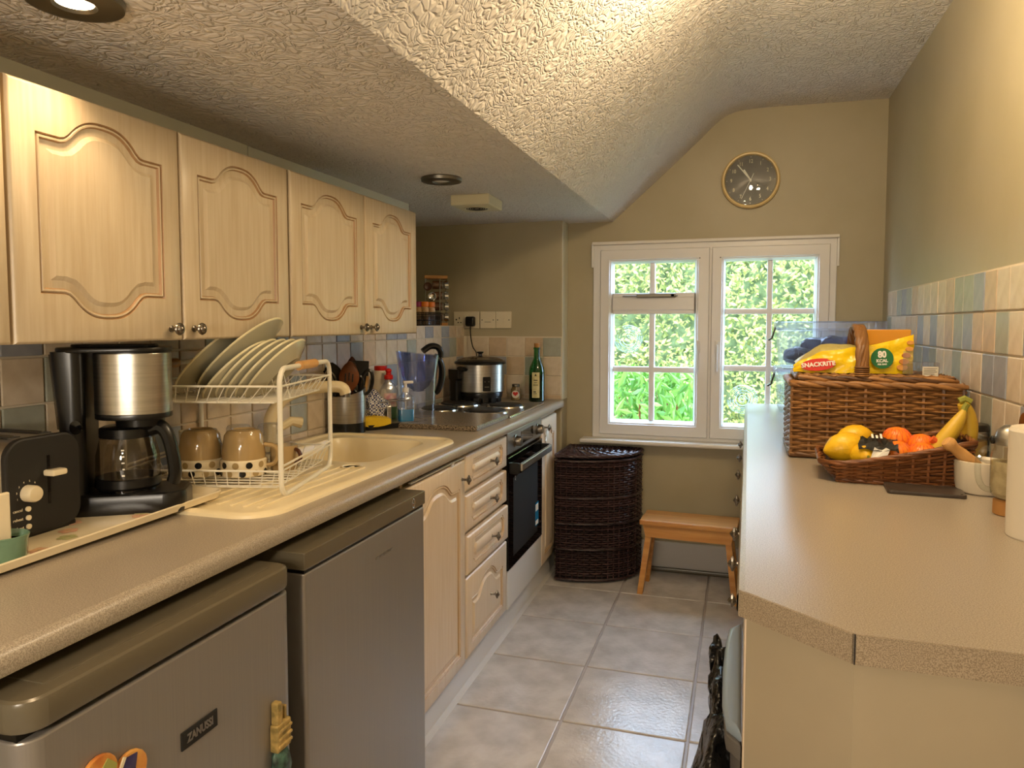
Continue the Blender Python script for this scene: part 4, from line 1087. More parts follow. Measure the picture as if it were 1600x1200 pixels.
cpn = MB().prism(rrect(-.020, .020, -.036, .036, .005, 3), .006, frame((.1195, 0, .095), Vector((0, 1, 0)), Vector((0, 0, 1)), Vector((1, 0, 0))), .001)
cpn_o = part('control_panel', MB().add(cpn.v, cpn.f, ROT(-33, 'Z')), 'black', sc)
TT = ROT(-33, 'Z') @ frame((.1262, 0, .095), Vector((0, 1, 0)), Vector((0, 0, 1)), Vector((1, 0, 0)))
part('indicator', MB().lathe([(.0028, 0), (.0028, .0008)], 10, TT @ TR(-.010, .012, 0)).lathe([(.0028, 0), (.0028, .0008)], 10, TT @ TR(.010, .012, 0)).box(-.012, .012, -.016, -.012, 0, .0005, T=TT), 'lamp_trim', cpn_o)
# jar and bottle at the far end
j = thing('spice_jar', 'small glass jar with a red heart label between cooker and green bottle', 'jar', (-1.135, 3.70, WT))
part('glass', MB().lathe([(.022, 0), (.026, .003), (.026, .055), (.020, .066), (.019, .07)], 24), mat('brown_jar', '#6A5636', '#7C6844', .2, nscale=40), j)
part('lid', MB().cyl(.021, .07, .084, 24, bev=.002), 'lamp_trim', j)
Tj = frame((.006, -.0262, .032), Vector((1, .1, 0)).normalized(), Vector((0, 0, 1)), Vector((.1, -1, 0)).normalized())
part('label', MB().lathe([(.020, 0), (.020, .0015)], 24, Tj), 'white_paper', j)
part('heart', MB().prism([(.25*x, .25*y+.003) for x, y in heart], .0012, Tj @ TR(0, 0, .0015)), 'red_ink', j)
bt = thing('green_bottle', 'tall green glass bottle with cork and pale label at the worktop end', 'bottle', (-1.008, 3.655, WT+.001))
part('glass', MB().lathe([(.034, 0), (.040, .004), (.040, .150), (.037, .175), (.024, .205), (.0165, .222), (.0150, .268), (.0175, .270), (.0175, .278), (.013, .279)], 36), 'green_glass', bt)
part('liquid', MB().lathe([(.034, .003), (.0385, .006), (.0385, .138)], 32), 'dark_green', bt)
part('cork', MB().lathe([(.012, .276), (.0135, .279), (.0140, .300), (0, .301)], 18), 'cork', bt)
lab = MB(); vs = []; fs = []
for k in range(9):
    a = R(-112+58*k/8)
    for z in (.022, .152): vs.append((.0405*math.cos(a), .0405*math.sin(a), z))
for k in range(8): fs.append((2*k, 2*k+2, 2*k+3, 2*k+1))
part('label', lab.add(vs, fs), 'paper', bt)
am_ = R(-83); Tb = frame((.0412*math.cos(am_), .0412*math.sin(am_), .09), Vector((-math.sin(am_), math.cos(am_), 0)), Vector((0, 0, 1)), Vector((math.cos(am_), math.sin(am_), 0)))
for q in ((-.010, .010, .020, .024), (-.008, .008, .008, .011), (-.012, .012, -.004, -.001), (-.012, .002, -.040, -.035), (-.012, .006, -.048, -.045)): part('label_print', MB().box(*q, 0, .0006, T=Tb), 'black_ink', bt)
part('label_emblem', MB().prism([(-.006, .044), (.006, .044), (0, .056)], .0006, Tb), 'black_ink', bt)

# sockets on the alcove wall
SYp = YJ
def plate_sw(name, label, x0, x1):
    t = thing(name, label, 'socket', ((x0+x1)/2, SYp, 1.322))
    w = (x1-x0)/2
    part('face_plate', MB().box(-w, w, -.010, 0, -.046, .046, .003), 'socket', t)
    return t
s1 = plate_sw('double_socket', 'ivory double wall socket with a black plug in its right half', -1.515, -1.365)
hs_ = MB()
for x, z, a, b in ((-.058, .002, .004, .004), (-.040, .010, .0025, .006), (-.047, -.014, .004, .0025), (-.031, -.014, .004, .0025)): hs_.box(x-a, x+a, -.0106, -.0098, z-b, z+b)
part('socket_hole', hs_, 'black', s1)
part('rocker_switch', MB().box(-.018, -.006, -.014, -.009, .014, .028, .001).box(.0, .012, -.014, -.009, .014, .028, .001), 'socket', s1)
s2 = plate_sw('switch_plate', 'ivory wall plate with one slot, between double socket and switch', -1.360, -1.272)
part('slot', MB().box(-.018, .018, -.0106, -.0098, -.012, -.010), 'black', s2)
part('screw', MB().lathe([(.0035, 0), (.0035, .0008)], 10, frame((-.032, -.010, 0), Vector((1, 0, 0)), Vector((0, 0, 1)), Vector((0, -1, 0)))).lathe([(.0035, 0), (.0035, .0008)], 10, frame((.032, -.010, 0), Vector((1, 0, 0)), Vector((0, 0, 1)), Vector((0, -1, 0)))), 'lamp_trim', s2)
s3 = plate_sw('cooker_switch', 'ivory wall switch, rightmost of the row above the slow cooker', -1.271, -1.183)
part('rocker_switch', MB().box(-.008, .010, -.014, -.009, -.010, .014, .001).box(-.006, .008, -.011, -.009, -.022, -.018), 'socket', s3)
part('screw', MB().lathe([(.0035, 0), (.0035, .0008)], 10, frame((-.032, -.010, 0), Vector((1, 0, 0)), Vector((0, 0, 1)), Vector((0, -1, 0)))).lathe([(.0035, 0), (.0035, .0008)], 10, frame((.032, -.010, 0), Vector((1, 0, 0)), Vector((0, 0, 1)), Vector((0, -1, 0)))), 'lamp_trim', s3)
pl = thing('plug', 'black mains plug with cable hanging to the slow cooker', 'plug', (-1.408, SYp-.012, 1.315))
part('plug_body', MB().box(-.026, .026, -.036, 0, -.028, .026, .010, 3), 'black', pl)
part('cable', MB().tube(smooth_pts([(0, -.02, -.026), (.004, -.03, -.06), (.014, -.045, -.10), (.030, -.06, -.14), (.05, -.06, -.18), (.03, -.06, -.28), (-.02, -.06, -.36), (-.01, -.1, -.40)], 5), .0032, 8), 'black', pl)

# spice rack and basket on the tiled ledge
sr = thing('spice_rack', 'wooden spice rack of glass jars lying in four tiers on the tiled ledge', 'rack', (-1.545, 3.60, 1.2905), R(24))
part('top_board', MB().box(-.060, .060, -.05, .05, .245, .262, .002), 'pine', sr)
part('bottom_board', MB().box(-.060, .060, -.05, .05, 0, .016, .002), 'pine', sr)
part('upright_rod', MB().tube([(-.055, -.045, .012), (-.055, -.045, .25)], .003, 6).tube([(.02, -.045, .012), (.02, -.045, .25)], .003, 6).tube([(.055, .045, .012), (.055, .045, .25)], .003, 6).tube([(-.055, .045, .012), (-.055, .045, .25)], .003, 6), 'lamp_trim', sr)
XA = frame((0, 0, 0), Vector((0, 1, 0)), Vector((0, 0, 1)), Vector((1, 0, 0)))
sj = None
lev = ['top', 'second', 'third', 'bottom']
for k in range(4):
    ca, sa = math.cos(R(24)), math.sin(R(24))
    pos = (-1.545-.005*ca+.02*sa, 3.60-.005*sa-.02*ca, 1.2905+.046+.056*(3-k))
    lb = f'glass spice jar lying sideways in the {lev[k]} tier of the spice rack'
    if sj is None:
        sj = thing('spice_jar', lb, 'jar', pos, R(24), 'spice jars in the rack')
        part('glass', MB().lathe([(.020, -.015), (.022, -.012), (.022, .042), (.016, .050)], 20, XA, cap=False), 'clear_plastic', sj)
        part('contents', MB().cyl(.0205, -.012, .036, 18, XA), 'spice', sj)
        part('lid', MB().cyl(.0225, .048, .072, 20, XA, bev=.003), 'chrome', sj)
    else: dup(sj, pos, R(24), lb)
YA = frame((0, 0, 0), Vector((1, 0, 0)), Vector((0, 0, 1)), Vector((0, -1, 0)))
for k in range(2):
    ca, sa = math.cos(R(24)), math.sin(R(24)); lx, ly = -.042+.022*k, -.035
    t = thing('spice_jar', ('dark spice jar end-on', 'silver spice jar lid end-on')[k]+(' at the top left of the spice rack', ' in the second tier of the spice rack')[k], 'jar', (-1.545+lx*ca-ly*sa, 3.60+lx*sa+ly*ca, 1.2905+.205-.052*k), R(24), 'spice jars in the rack')
    part('lid', MB().lathe([(.022, 0), (.022, .016), (.018, .018), (.013, .016), (0, .016)], 22, YA), ('dark_wood', 'chrome')[k], t)
    part('glass', MB().cyl(.021, -.05, 0, 18, YA), 'clear_plastic', t)
bk = thing('black_basket', 'small black mesh basket of spice bottles on the tiled ledge', 'basket', (-1.535, 3.40, 1.2905))
bm2 = MB()
bo_ = rrect(-.075, .075, -.085, .085, .02, 4)
for z, k in ((.004, .006), (.028, .004), (.058, .0), (.066, -.001)): bm2.tube([(x, y, z) for x, y in offset(bo_, k)], .0026, 5, True)
for i in range(0, len(bo_)):
    a = bo_[i]; b = bo_[(i+1) % len(bo_)]
    L_ = math.dist(a, b)
    for k in range(max(1, int(L_/.011))):
        t = k/max(1, int(L_/.011)); bm2.tube([(a[0]+(b[0]-a[0])*t, a[1]+(b[1]-a[1])*t, z) for z in (.004, .066)], .0016, 4)
part('mesh_wall', bm2, 'black', bk)
part('bottom', MB().prism(offset(bo_, .004), .003, TR(0, 0, .001)), 'black', bk)
part('liner_panel', MB().prism(offset(bo_, .006), .045, TR(0, 0, .004)), 'smoke_glass', bk)
for nm, x, y, lidm, lb in (('orange', .035, -.045, 'orange_lid', 'spice bottle with an orange lid in the black basket'), ('mag', .005, -.055, 'magenta', 'spice bottle with a magenta lid in the black basket'), ('white', -.025, -.03, 'white', 'spice bottle with a pale lid in the black basket'), ('or2', .045, .01, 'orange_lid', 'second orange-lidded spice bottle further back in the black basket')):
    t = thing('spice_bottle', lb, 'bottle', (-1.535+x, 3.40+y, 1.2945))
    part('glass', MB().lathe([(.018, 0), (.019, .003), (.019, .085), (.015, .092)], 18), mat('spice_'+nm, '#A07A4A', '#C9A880', .3, nscale=35), t)
    part('cap', MB().cyl(.0195, .090, .116, 18, bev=.003), lidm, t)
# ---------------------------------------------------------------- right counter
def RX(y): return -.001+.0074*(y-1.144)
rw = MB()
poly = [(RX(1.145), 1.145), (.146, 1.020), (.635, 1.014), (.635, 3.895), (RX(3.895), 3.895)]
bm = bmesh.new()
top = [bm.verts.new((x, y, WT)) for x, y in [(poly[0][0]+.012, poly[0][1]-.0085)]+poly[1:4]+[(poly[4][0]+.012, poly[4][1])]]
bm.faces.new(top)
bot = [bm.verts.new((x, y, .860)) for x, y in [(poly[0][0]+.006, poly[0][1]-.004)]+poly[1:4]+[(poly[4][0]+.006, poly[4][1])]]
bm.faces.new(bot[::-1])
prof = [(.006, .860), (.0, .868), (0, .888), (.003, .896), (.012, WT)]
prev = None
for dx, z in prof:
    cur = (bm.verts.new((poly[4][0]+dx, poly[4][1], z)), bm.verts.new((poly[0][0]+dx, poly[0][1]-dx*.7, z)))
    if prev: bm.faces.new((prev[0], prev[1], cur[1], cur[0]))
    prev = cur
for i in range(0, 4):
    bm.faces.new((bot[i], bot[i+1], top[i+1], top[i]))
bmesh.ops.remove_doubles(bm, verts=list(bm.verts), dist=.0005)
rw.bm_add(bm)
rc = thing('right_worktop', 'wide beige worktop with clipped corner along the right wall', 'worktop')
part('top', rw, 'worktop', rc)
def strip(a, b, th=.0022):
    a = Vector((*a, 0)); b = Vector((*b, 0)); d = (b-a).normalized(); n = Vector((d.y, -d.x, 0))
    T = frame((0, 0, 0), d, n, Vector((0, 0, 1))); T = Matrix.Translation(a) @ T
    L = (b-a).length
    return MB().box(.0, L, -.0005, th, .860, .8995, T=T)
part('edge_strip', strip((RX(1.145)+.004, 1.1425), (.1445, 1.0205)), 'worktop_edge', rc)
part('edge_strip', strip((.1475, 1.0198), (.635, 1.0138)), 'worktop_edge', rc)
part('joint_line', MB().box(.1452, .1466, 1.0165, 1.0195, .860, .9), 'black_line', rc)
# base units facing the aisle
fr_x = lambda y: RX(y)+.012
def runit(label, y0, y1, items):
    t = thing('right_base_unit', label, 'cupboard', (fr_x(y0), y0, 0), math.atan(-.0074), 'base units under the right worktop')
    w = y1-y0
    part('carcass', MB().box(.02, .58, .002, w-.002, .10, .858), 'carcass', t)
    for z0, z1, a, b, kk in items:
        o = part('door' if z1-z0 > .3 else 'drawer', MB().box(0, .019, a-y0+.002, b-y0-.002, z0, z1, .004), 'cream_base', t)
        for ky, kz in kk: part('knob', cross_knob(MB(), (0, ky-y0, kz), (-1, 0, 0), 1.05), 'pewter', o)
    return t
runit('cream base unit under the right worktop next to the window wall', 3.24, 3.84, [(.12, .845, 3.24, 3.84, [(3.40, .765)])])
runit('cream base unit under the right worktop, second from the window wall', 2.87, 3.235, [(.12, .845, 2.87, 3.235, [(3.03, .77)])])
runit('cream base unit under the right worktop, third from the window wall', 2.35, 2.865, [(.715, .845, 2.35, 2.865, [(2.66, .775)]), (.12, .705, 2.35, 2.865, [(2.40, .64)])])
runit('cream base unit under the right worktop, fourth from the window wall', 1.73, 2.345, [(.12, .845, 2.04, 2.345, [(2.31, .765)]), (.715, .845, 1.73, 2.035, [(1.90, .775)]), (.12, .705, 1.73, 2.035, [(1.76, .655)])])
runit('cream base unit under the right worktop behind the hanging bin', 1.172, 1.725, [(.12, .845, 1.172, 1.725, [(1.69, .765)])])
# end panel follows the clipped corner
ep = MB()
e1 = [(.014, 1.160), (.150, 1.046), (.632, 1.040), (.632, 1.056), (.156, 1.062), (.026, 1.170)]
ep.prism(e1, .858, None, .0012)
endp = thing('cupboard_end', 'plain beige end panel under the clipped corner of the right worktop', 'panel')
part('panel', ep, mat('beige_panel', '#A4967C', '#9C8E75', .42, nscale=3), endp)
part('corner_block', MB().box(.020, .040, 1.130, 1.148, .30, .50, .003), 'handle_wood', endp, 'small pale wooden edge block')
# hanging bin
bn = thing('hanging_bin', 'blue-grey lidded bin hooked on the cupboard door near the end panel', 'bin', (-.002, 1.20, .38))
dp = [(.012, 0), (-.012, .03), (-.020, .10), (-.022, .22), (-.020, .34), (-.014, .42), (.012, .46)]
part('bucket', MB().prism([(x*.6+.004, y) for x, y in dp], .225, None, .004), 'bin_grey', bn)
part('lid', MB().prism(dp, .022, TR(0, 0, .245), .008, 3), 'bin_lid', bn)
part('rim_band', MB().prism([(x*.95, y) for x, y in dp], .03, TR(0, 0, .215), .004), 'bin_grey', bn)
bag = thing('bin_bag', 'glossy black bin bag bulging from the hanging bin', 'bag', (-.024, 1.36, .42))
part('bag_body', MB().ell(.050, .125, .150, 30, 22, TR(-.004, -.085, .02), .5, 2.2), 'bin_bag', bag, smooth=60)
part('bag_neck', MB().ell(.020, .055, .07, 22, 14, TR(-.008, .155, .135), .6, 2.4).ell(.014, .045, .035, 16, 10, TR(-.016, .20, .185), .6, 2.2).ell(.016, .10, .05, 20, 12, TR(-.004, .07, .16), .5, 2.6), 'bin_bag', bag, smooth=60)

# ---------------------------------------------------------------- right worktop things
def wicker_box(t, x0, x1, y0, y1, z0, z1, rows, r, m, step, liner=True, batter=0., amp=.0045):
    P, N = poly_path([(x0, y0), (x1, y0), (x1, y1), (x0, y1)], step)
    n4 = len(P)//4*4
    sl = (lambda z, i: batter*(z-z0)) if batter else None
    w = MB(); weave(w, P, N, z0, z1, rows, r, amp, 5, r*.18, sl, True)
    part('woven_wall', w, m, t, stuff=True, smooth=60)
    s_ = MB()
    for i in range(0, len(P), 2):
        x, y = P[i]; a, b = N[i]
        s_.tube([(x, y, z0-.002), (x+a*batter*(z1-z0), y+b*batter*(z1-z0), z1+.004)], r*1.15, 5)
    part('stake', s_, m, t, stuff=True, smooth=60)
    return P, N
def braid(mb, P, N, z, r, amp, closed=True, off=0.):
    for ph in (0, 2.1, 4.2):
        pts = [(x+a*(off+amp*math.sin(i*.9+ph)), y+b*(off+amp*math.sin(i*.9+ph)), z+amp*.8*math.cos(i*.9+ph)) for i, ((x, y), (a, b)) in enumerate(zip(P, N))]
        mb.tube(pts, r, 6, closed)
    return mb
# big lidded hamper
hm = thing('picnic_hamper', 'large lidded willow hamper with arched handle on the right worktop', 'basket', (.372, 2.495, WT))
P, N = wicker_box(hm, -.226, .226, -.150, .150, .008, .212, 24, .0050, 'wicker', .0245)
part('inner_shell', MB().box(-.220, .220, -.144, .144, .003, .200), 'liner', hm)
rimm = MB(); braid(rimm, P, N, .222, .0068, .0070)
braid(rimm, P, N, .010, .0055, .005)
part('braided_rim', rimm, 'wicker', hm, stuff=True, smooth=60)
ld = MB()
for k in range(17):
    y = -.135+.27*k/16
    pts = [(-.205+.41*i/32, y, .236+.006*math.cos(math.pi*i/2+math.pi*(k % 2))+.004) for i in range(33)]
    ld.tube(pts, .0068, 5)
P2, N2 = poly_path([(-.205, -.140), (.205, -.140), (.205, .140), (-.205, .140)], .026)
braid(ld, P2, N2, .238, .0062, .0065)
lid = part('lid', ld, 'wicker', hm, stuff=True, smooth=60)
part('lid_base', MB().box(-.20, .20, -.135, .135, .221, .234), 'liner', hm)
hh = MB()
for ph in range(6):
    pts = []
    for i in range(41):
        t = i/40; a = math.pi*t
        cx, cy, cz = 0, -.030-.105*math.cos(a), .262+.130*max(0, math.sin(a))**.8
        q = ph*math.pi/3+t*11
        rad = .0115
        pts.append((cx-.035+rad*math.cos(q), cy*1.0+rad*math.sin(q)*math.sin(a), cz+rad*math.sin(q)*abs(math.cos(a))))
    hh.tube(pts, .0078, 6)
hdl = part('handle', hh, 'wicker', hm, stuff=True, smooth=60)
bd = MB()
for y in (-.135, .075):
    bd = MB().lathe([(.019, 0), (.022, .003), (.019, .006), (.022, .009), (.019, .012), (.022, .015), (.019, .018), (.022, .021), (.019, .024), (.022, .027), (.019, .030)], 16, TR(-.035, y, .246))
    part('handle_binding', bd, 'wicker', hm, smooth=25)
# crisp bag on the hamper lid
def bag_pt(u, v, side):
    """u along the bag (-.165..), v 0 bottom to 1 top"""
    L = -.168+.336*u
    hgt = .058+.030*u+.030*u**3
    z = .004+hgt*v*(1-.62*max(0, .22-u)/.22)
    th = .030*math.sin(math.pi*min(1, max(0, u*1.0)))**.6*(1-.75*v**2.2)*(1-.4*u)
    th *= 1+.35*noise.noise(Vector((u*7, v*4, side*3.)))
    return (L+.004*noise.noise(Vector((v*5, u*3, 2))), side*th+.010*noise.noise(Vector((u*5, v*3, 9.))), z+.004*noise.noise(Vector((u*9, 1, 4))))
cb = thing('crisp_bag', 'yellow crisp multipack bag with red logo and green disc lying on the hamper lid', 'bag', (.322, 2.455, WT+.247), R(2))
b1 = MB()
nu, nv = 26, 10
for side in (-1, 1):
    vs = [bag_pt(i/nu, j_/nv, side) for i in range(nu+1) for j_ in range(nv+1)]
    fs = [(i*(nv+1)+q, (i+1)*(nv+1)+q, (i+1)*(nv+1)+q+1, i*(nv+1)+q+1) for i in range(nu) for q in range(nv)]
    b1.add(vs, fs)
part('foil', b1, 'bag_yellow', cb, smooth=70)
lp = MB()
top = [bag_pt(i/12*.52+.02, 1, -1) for i in range(13)]
lp.loft([[(x, y+.0, z-.002), (x, y+.035, z+.016*math.sin(math.pi*i/12)+.004), (x, y+.075, z+.012*math.sin(math.pi*i/12))] for i, (x, y, z) in enumerate(top)], closed_u=False, cap=False)
part('folded_top', lp, 'bag_pale', cb, 'pale folded lining at the open end', smooth=60)
def surf_y(u, v): return bag_pt(u, v, -1)
Tl = frame(Vector(surf_y(.20, .42))+Vector((0, -.006, 0)), Vector((1, 0, .10)).normalized(), Vector((-.1, .25, 1)).normalized(), Vector((0, -1, .25)).normalized())
part('red_logo', MB().lathe([(1, 0), (1, .001)], 28, Tl @ Matrix.Diagonal((.050, .019, 1.5, 1))), 'red_ink', cb)
text('SNACKRITE', .0185, 'white_ink', cb, Tl @ TR(0, .0, .0026), depth=.0004, bold=.0006)
Tg = frame(Vector(surf_y(.735, .50))+Vector((0, -.010, 0)), Vector((1, 0, .05)).normalized(), Vector((-.05, .12, 1)).normalized(), Vector((0, -1, .12)).normalized())
part('green_disc', MB().lathe([(.031, 0), (.031, .001)], 36, Tg), 'green_ink', cb)
text('80', .027, 'white_ink', cb, Tg @ TR(0, .011, .0022), depth=.0004, bold=.0012, sx=.85)
text('KCAL', .0125, 'white_ink', cb, Tg @ TR(-.001, -.0075, .0022), depth=.0004, bold=.0006)
text('PER BAG', .0065, 'white_ink', cb, Tg @ TR(-.001, -.018, .0022), depth=.0004, bold=.0003)
cr = MB()
for k in range(5):
    u = .90+.02*k; v = .18+.16*k
    Tc = frame(Vector(surf_y(min(u, .97), v))+Vector((0, -.003, 0)), Vector((1, 0, 0)), Vector((0, .1, 1)).normalized(), Vector((0, -1, .1)).normalized())
    cr.lathe([(.012-.001*k, 0), (.011-.001*k, .0012)], 14, Tc @ Matrix.Diagonal((1.3, .8, 1, 1)))
part('crisp_picture', cr, 'crisp', cb)
solo('orange_box', MB().box(-.075, .075, -.045, .045, 0, .135, .002), 'orange_card', 'plain orange cardboard box behind the crisp bag on the hamper lid', 'box', (.424, 2.572, WT+.2475), R(-6))
sb = thing('small_clear_box', 'small clear plastic box with a printed label on the hamper lid', 'box', (.512, 2.435, WT+.236), R(4))
part('box_body', MB().box(-.036, .036, -.03, .03, 0, .052, .003).box(-.060, -.034, -.02, -.018, .0, .085, .0008), 'clear_plastic', sb)
sl_ = part('label', MB().box(-.010, .032, -.0312, -.0304, .012, .040), 'white_paper', sb)
for x1, z in ((.029, .034), (.025, .029), (.028, .024), (.022, .018)): part('label_print', MB().box(-.007, x1, -.0318, -.0312, z, z+.0013), 'black_ink', sb)
# stacked clear boxes by the window
def clear_box(label, z, h, content):
    t = thing('storage_box', label, 'box', (.368, 3.61, z), 0, 'stacked clear storage boxes')
    rr_ = lambda d, zz: [(x, y, zz) for x, y in offset(rrect(-.215, .215, -.145, .145, .025, 4), d)]
    b = MB(); bridge_rings(b, [rr_(.016, .004), rr_(.012, .010), rr_(.002, h-.045), rr_(-.006, h-.042), rr_(-.006, h-.032)])
    b.add(rr_(.016, .004), [tuple(range(20))[::-1]])
    part('box_body', b, 'box_plastic', t)
    l = MB(); bridge_rings(l, [rr_(-.010, h-.040), rr_(-.010, h-.006), rr_(-.004, h), rr_(.02, h), rr_(.03, h-.006)], True)
    part('lid', l, 'box_plastic', t)
    rb_ = MB()
    for x in (-.13, -.04, .05, .14): rb_.box(x-.0015, x+.0015, -.149, -.145, .012, h-.042)
    part('moulded_rib', rb_, 'box_plastic', t)
    for yy in (-.06,):
        lt = MB().loft([[(-.222-d, yy-.030, z_), (-.222-d, yy+.030, z_), (-.228-d, yy+.030, z_+.004), (-.228-d, yy-.030, z_+.004)] for d, z_ in ((.0, h-.030), (.008, h-.055), (.014, h-.078), (.030, h-.088))])
        part('latch', lt, 'black', t, 'black swing latch')
        part('latch_eye', MB().tube([(-.226, yy-.028, h-.026), (-.226, yy+.028, h-.026)], .006, 8), 'clear_plastic', t)
    return t
clear_box('clear plastic storage box on the worktop, under its twin by the window', WT, .205, 0)
clear_box('upper clear plastic storage box with purple packets, stacked by the window', WT+.207, .205, 1)
solo('purple_packet', MB().ell(.15, .09, .052, 26, 16, None, .35, 2.4), 'purple', 'crinkled purple packet inside the upper clear box', 'packet', (.40, 3.60, WT+.207+.085), R(10), smooth=60)
solo('brown_packet', MB().ell(.075, .075, .040, 22, 14, None, .30, 2.4), 'dark_film', 'dark brown packet at the left inside the upper clear box', 'packet', (.255, 3.56, WT+.207+.050), 0, smooth=60)
solo('pale_packet', MB().ell(.10, .07, .05, 22, 14, None, .3, 2.4), 'ceramic_w', 'pale packet inside the lower clear box', 'packet', (.32, 3.58, WT+.058), 0, smooth=60)

# fruit basket: sloping open willow tray
fb = thing('fruit_basket', 'shallow willow fruit basket with sloping sides in front of the hamper', 'basket', (.385, 2.108, WT), R(-3))
FXh, FYh = .144, .105
def rim_h(x): return .048+.066*max(0, (x+FXh)/(2*FXh))**1.3
P, N = poly_path([(-FXh, -FYh), (FXh, -FYh), (FXh, FYh), (-FXh, FYh)], .0165)
w = MB()
rows = 10
for k in range(rows):
    pts = []
    for i, ((x, y), (a, b)) in enumerate(zip(P, N)):
        t = (k+.5)/rows; z = .006+(rim_h(x)-.008)*t
        back = .026*t*(1.5 if a < -.5 else .55)
        ph = .0042*math.cos(math.pi*i/2+math.pi*(k % 2))
        pts.append((x+a*(ph+back)+random.uniform(-.0008, .0008), y+b*(ph+back), z+random.uniform(-.0007, .0007)))
    w.tube(pts, .0040*random.uniform(.85, 1.1), 5, True)
part('woven_wall', w, 'wicker_fruit', fb, stuff=True, smooth=60)
bw = MB()
for ph in (0, 2.1, 4.2):
    pts = []
    for i, ((x, y), (a, b)) in enumerate(zip(P, N)):
        back = .026*(1.5 if a < -.5 else .55)
        pts.append((x+a*(back+.004*math.sin(i*.9+ph)), y+b*(back+.004*math.sin(i*.9+ph)), rim_h(x)+.002+.0035*math.cos(i*.9+ph)))
    bw.tube(pts, .0042, 6, True)
braid(bw, P, N, .006, .0042, .0035)
part('braided_rim', bw, 'wicker_fruit', fb, stuff=True, smooth=60)
sk = MB()
for i in range(0, len(P), 2):
    x, y = P[i]; a, b = N[i]; back = .026*(1.5 if a < -.5 else .55)
    sk.tube([(x, y, .003), (x+a*back, y+b*back, rim_h(x))], .0042, 5)
part('stake', sk, 'wicker_fruit', fb, stuff=True, smooth=60)
part('bottom', MB().box(-FXh, FXh, -FYh, FYh, .002, .010), 'liner', fb)
inn = MB()
ins = [(-FXh+.006, -FYh+.006), (FXh-.006, -FYh+.006), (FXh-.006, FYh-.006), (-FXh+.006, FYh-.006)]
inn.add([(x, y, .008) for x, y in ins]+[(x+math.copysign(.018, x)*(1.5 if x < 0 else .55), y+math.copysign(.012, y), rim_h(x)-.006) for x, y in ins], [(0, 1, 5, 4), (1, 2, 6, 5), (2, 3, 7, 6), (3, 0, 4, 7)])
part('inner_shell', inn, 'liner', fb)
def fb_w(x, y, z): c, s_ = math.cos(R(-3)), math.sin(R(-3)); return (.385+x*c-y*s_, 2.108+x*s_+y*c, WT+z)
def lemon(pos, ang, tilt, s_, label):
    pr_ = [(0, -.050), (.005, -.049), (.009, -.045), (.017, -.038), (.029, -.024), (.034, -.006), (.034, .008), (.029, .026), (.017, .039), (.008, .045), (.004, .047), (0, .047)]
    t = thing('lemon', label, 'lemon', pos, 0, 'lemons in the fruit basket'); t.rotation_euler = (ROT(ang, 'Z') @ ROT(tilt, 'Y')).to_euler()
    part('skin', MB().lathe([(a*s_, b*s_) for a, b in pr_], 26), 'lemon', t, smooth=60)
    part('stem_end', MB().lathe([(.005*s_, .044*s_), (.0035*s_, .0485*s_), (0, .0485*s_)], 10), 'banana_tip', t)
lemon(fb_w(-.122, -.030, .078), 20, 80, 1.14, 'largest lemon at the left front of the fruit basket')
lemon(fb_w(-.082, -.058, .062), -80, 82, .92, 'lemon with its tip facing out at the front rim of the fruit basket')
lemon(fb_w(-.095, .045, .092), 10, 75, 1.05, 'lemon highest at the back left of the fruit basket')
lemon(fb_w(-.055, -.030, .043), 60, 80, 1.0, 'lemon half hidden under the black net label')
def orange(pos, r_, label):
    t = thing('orange', label, 'orange', pos, 0, 'oranges in the net bag')
    part('skin', MB().ell(r_, r_, r_*.94, 24, 16), 'orange', t, smooth=60)
    nt_ = MB()
    for k in range(0, 16):
        a = k*math.pi*2/16
        for sg in (1, -1):
            pts = []
            for q in range(9):
                tt = .5+2.1*q/8; aa = a+sg*.55*q/8
                pts.append(((r_+.0006)*math.sin(tt)*math.cos(aa), (r_+.0006)*math.sin(tt)*math.sin(aa), (r_*.94+.0006)*math.cos(tt)))
            nt_.tube(pts, .00045, 4)
    part('net_mesh', nt_, 'net', t, stuff=True)
orange(fb_w(.005, .015, .098), .036, 'orange on top of the netted group next to the black label')
orange(fb_w(.058, -.005, .088), .033, 'orange at the right back of the netted group')
orange(fb_w(.000, -.050, .072), .034, 'orange low at the front left of the netted group')
orange(fb_w(.053, -.052, .070), .035, 'orange low at the front right of the netted group')
nl = thing('net_label', 'black and white plastic label of the orange net between lemons and oranges', 'label', fb_w(-.046, -.022, .108), R(-5))
grid = []
for i in range(9):
    u = -.046+.092*i/8
    grid.append([(u+.006*noise.noise(Vector((i*.5, q*.4, 0))), v, .020*math.cos(v*22)*math.cos(u*14)-.022+.010*noise.noise(Vector((i*.7, q*.6, 5)))) for q, v in enumerate([-.075+.013*q for q in range(10)])])
part('film', MB().loft(grid, closed_u=False, cap=False), 'black_matt', nl, smooth=0)
part('white_flap', MB().loft([[(-.022+.030*i/4, -.079-.002*i, -.055+.012*math.sin(i)), (-.010+.035*i/4, -.072, -.020+.004*math.cos(i*2))] for i in range(5)], closed_u=False, cap=False), 'white_ink', nl, 'crumpled white flap', smooth=0)
gl = MB()
for k, (u, w_) in enumerate(((-.012, .030), (-.002, .022), (.008, .034))):
    gl.box(u-.0025, u+.0025, -.03, -.03+w_, 0, .0006)
part('print_block', MB().add(gl.v, gl.f, TR(0, -.005, .0075) @ ROT(12, 'X')), 'white_ink', nl)
ntop = thing('net_end', 'red net end with a small black tag at the right of the oranges', 'net', fb_w(.095, -.040, .078))
part('gathered_net', MB().tube([(-.02, 0, .035), (.0, .0, .02), (.020, -.01, -.005)], .010, 8, rfun=lambda t: 1-.6*t), 'net', ntop)
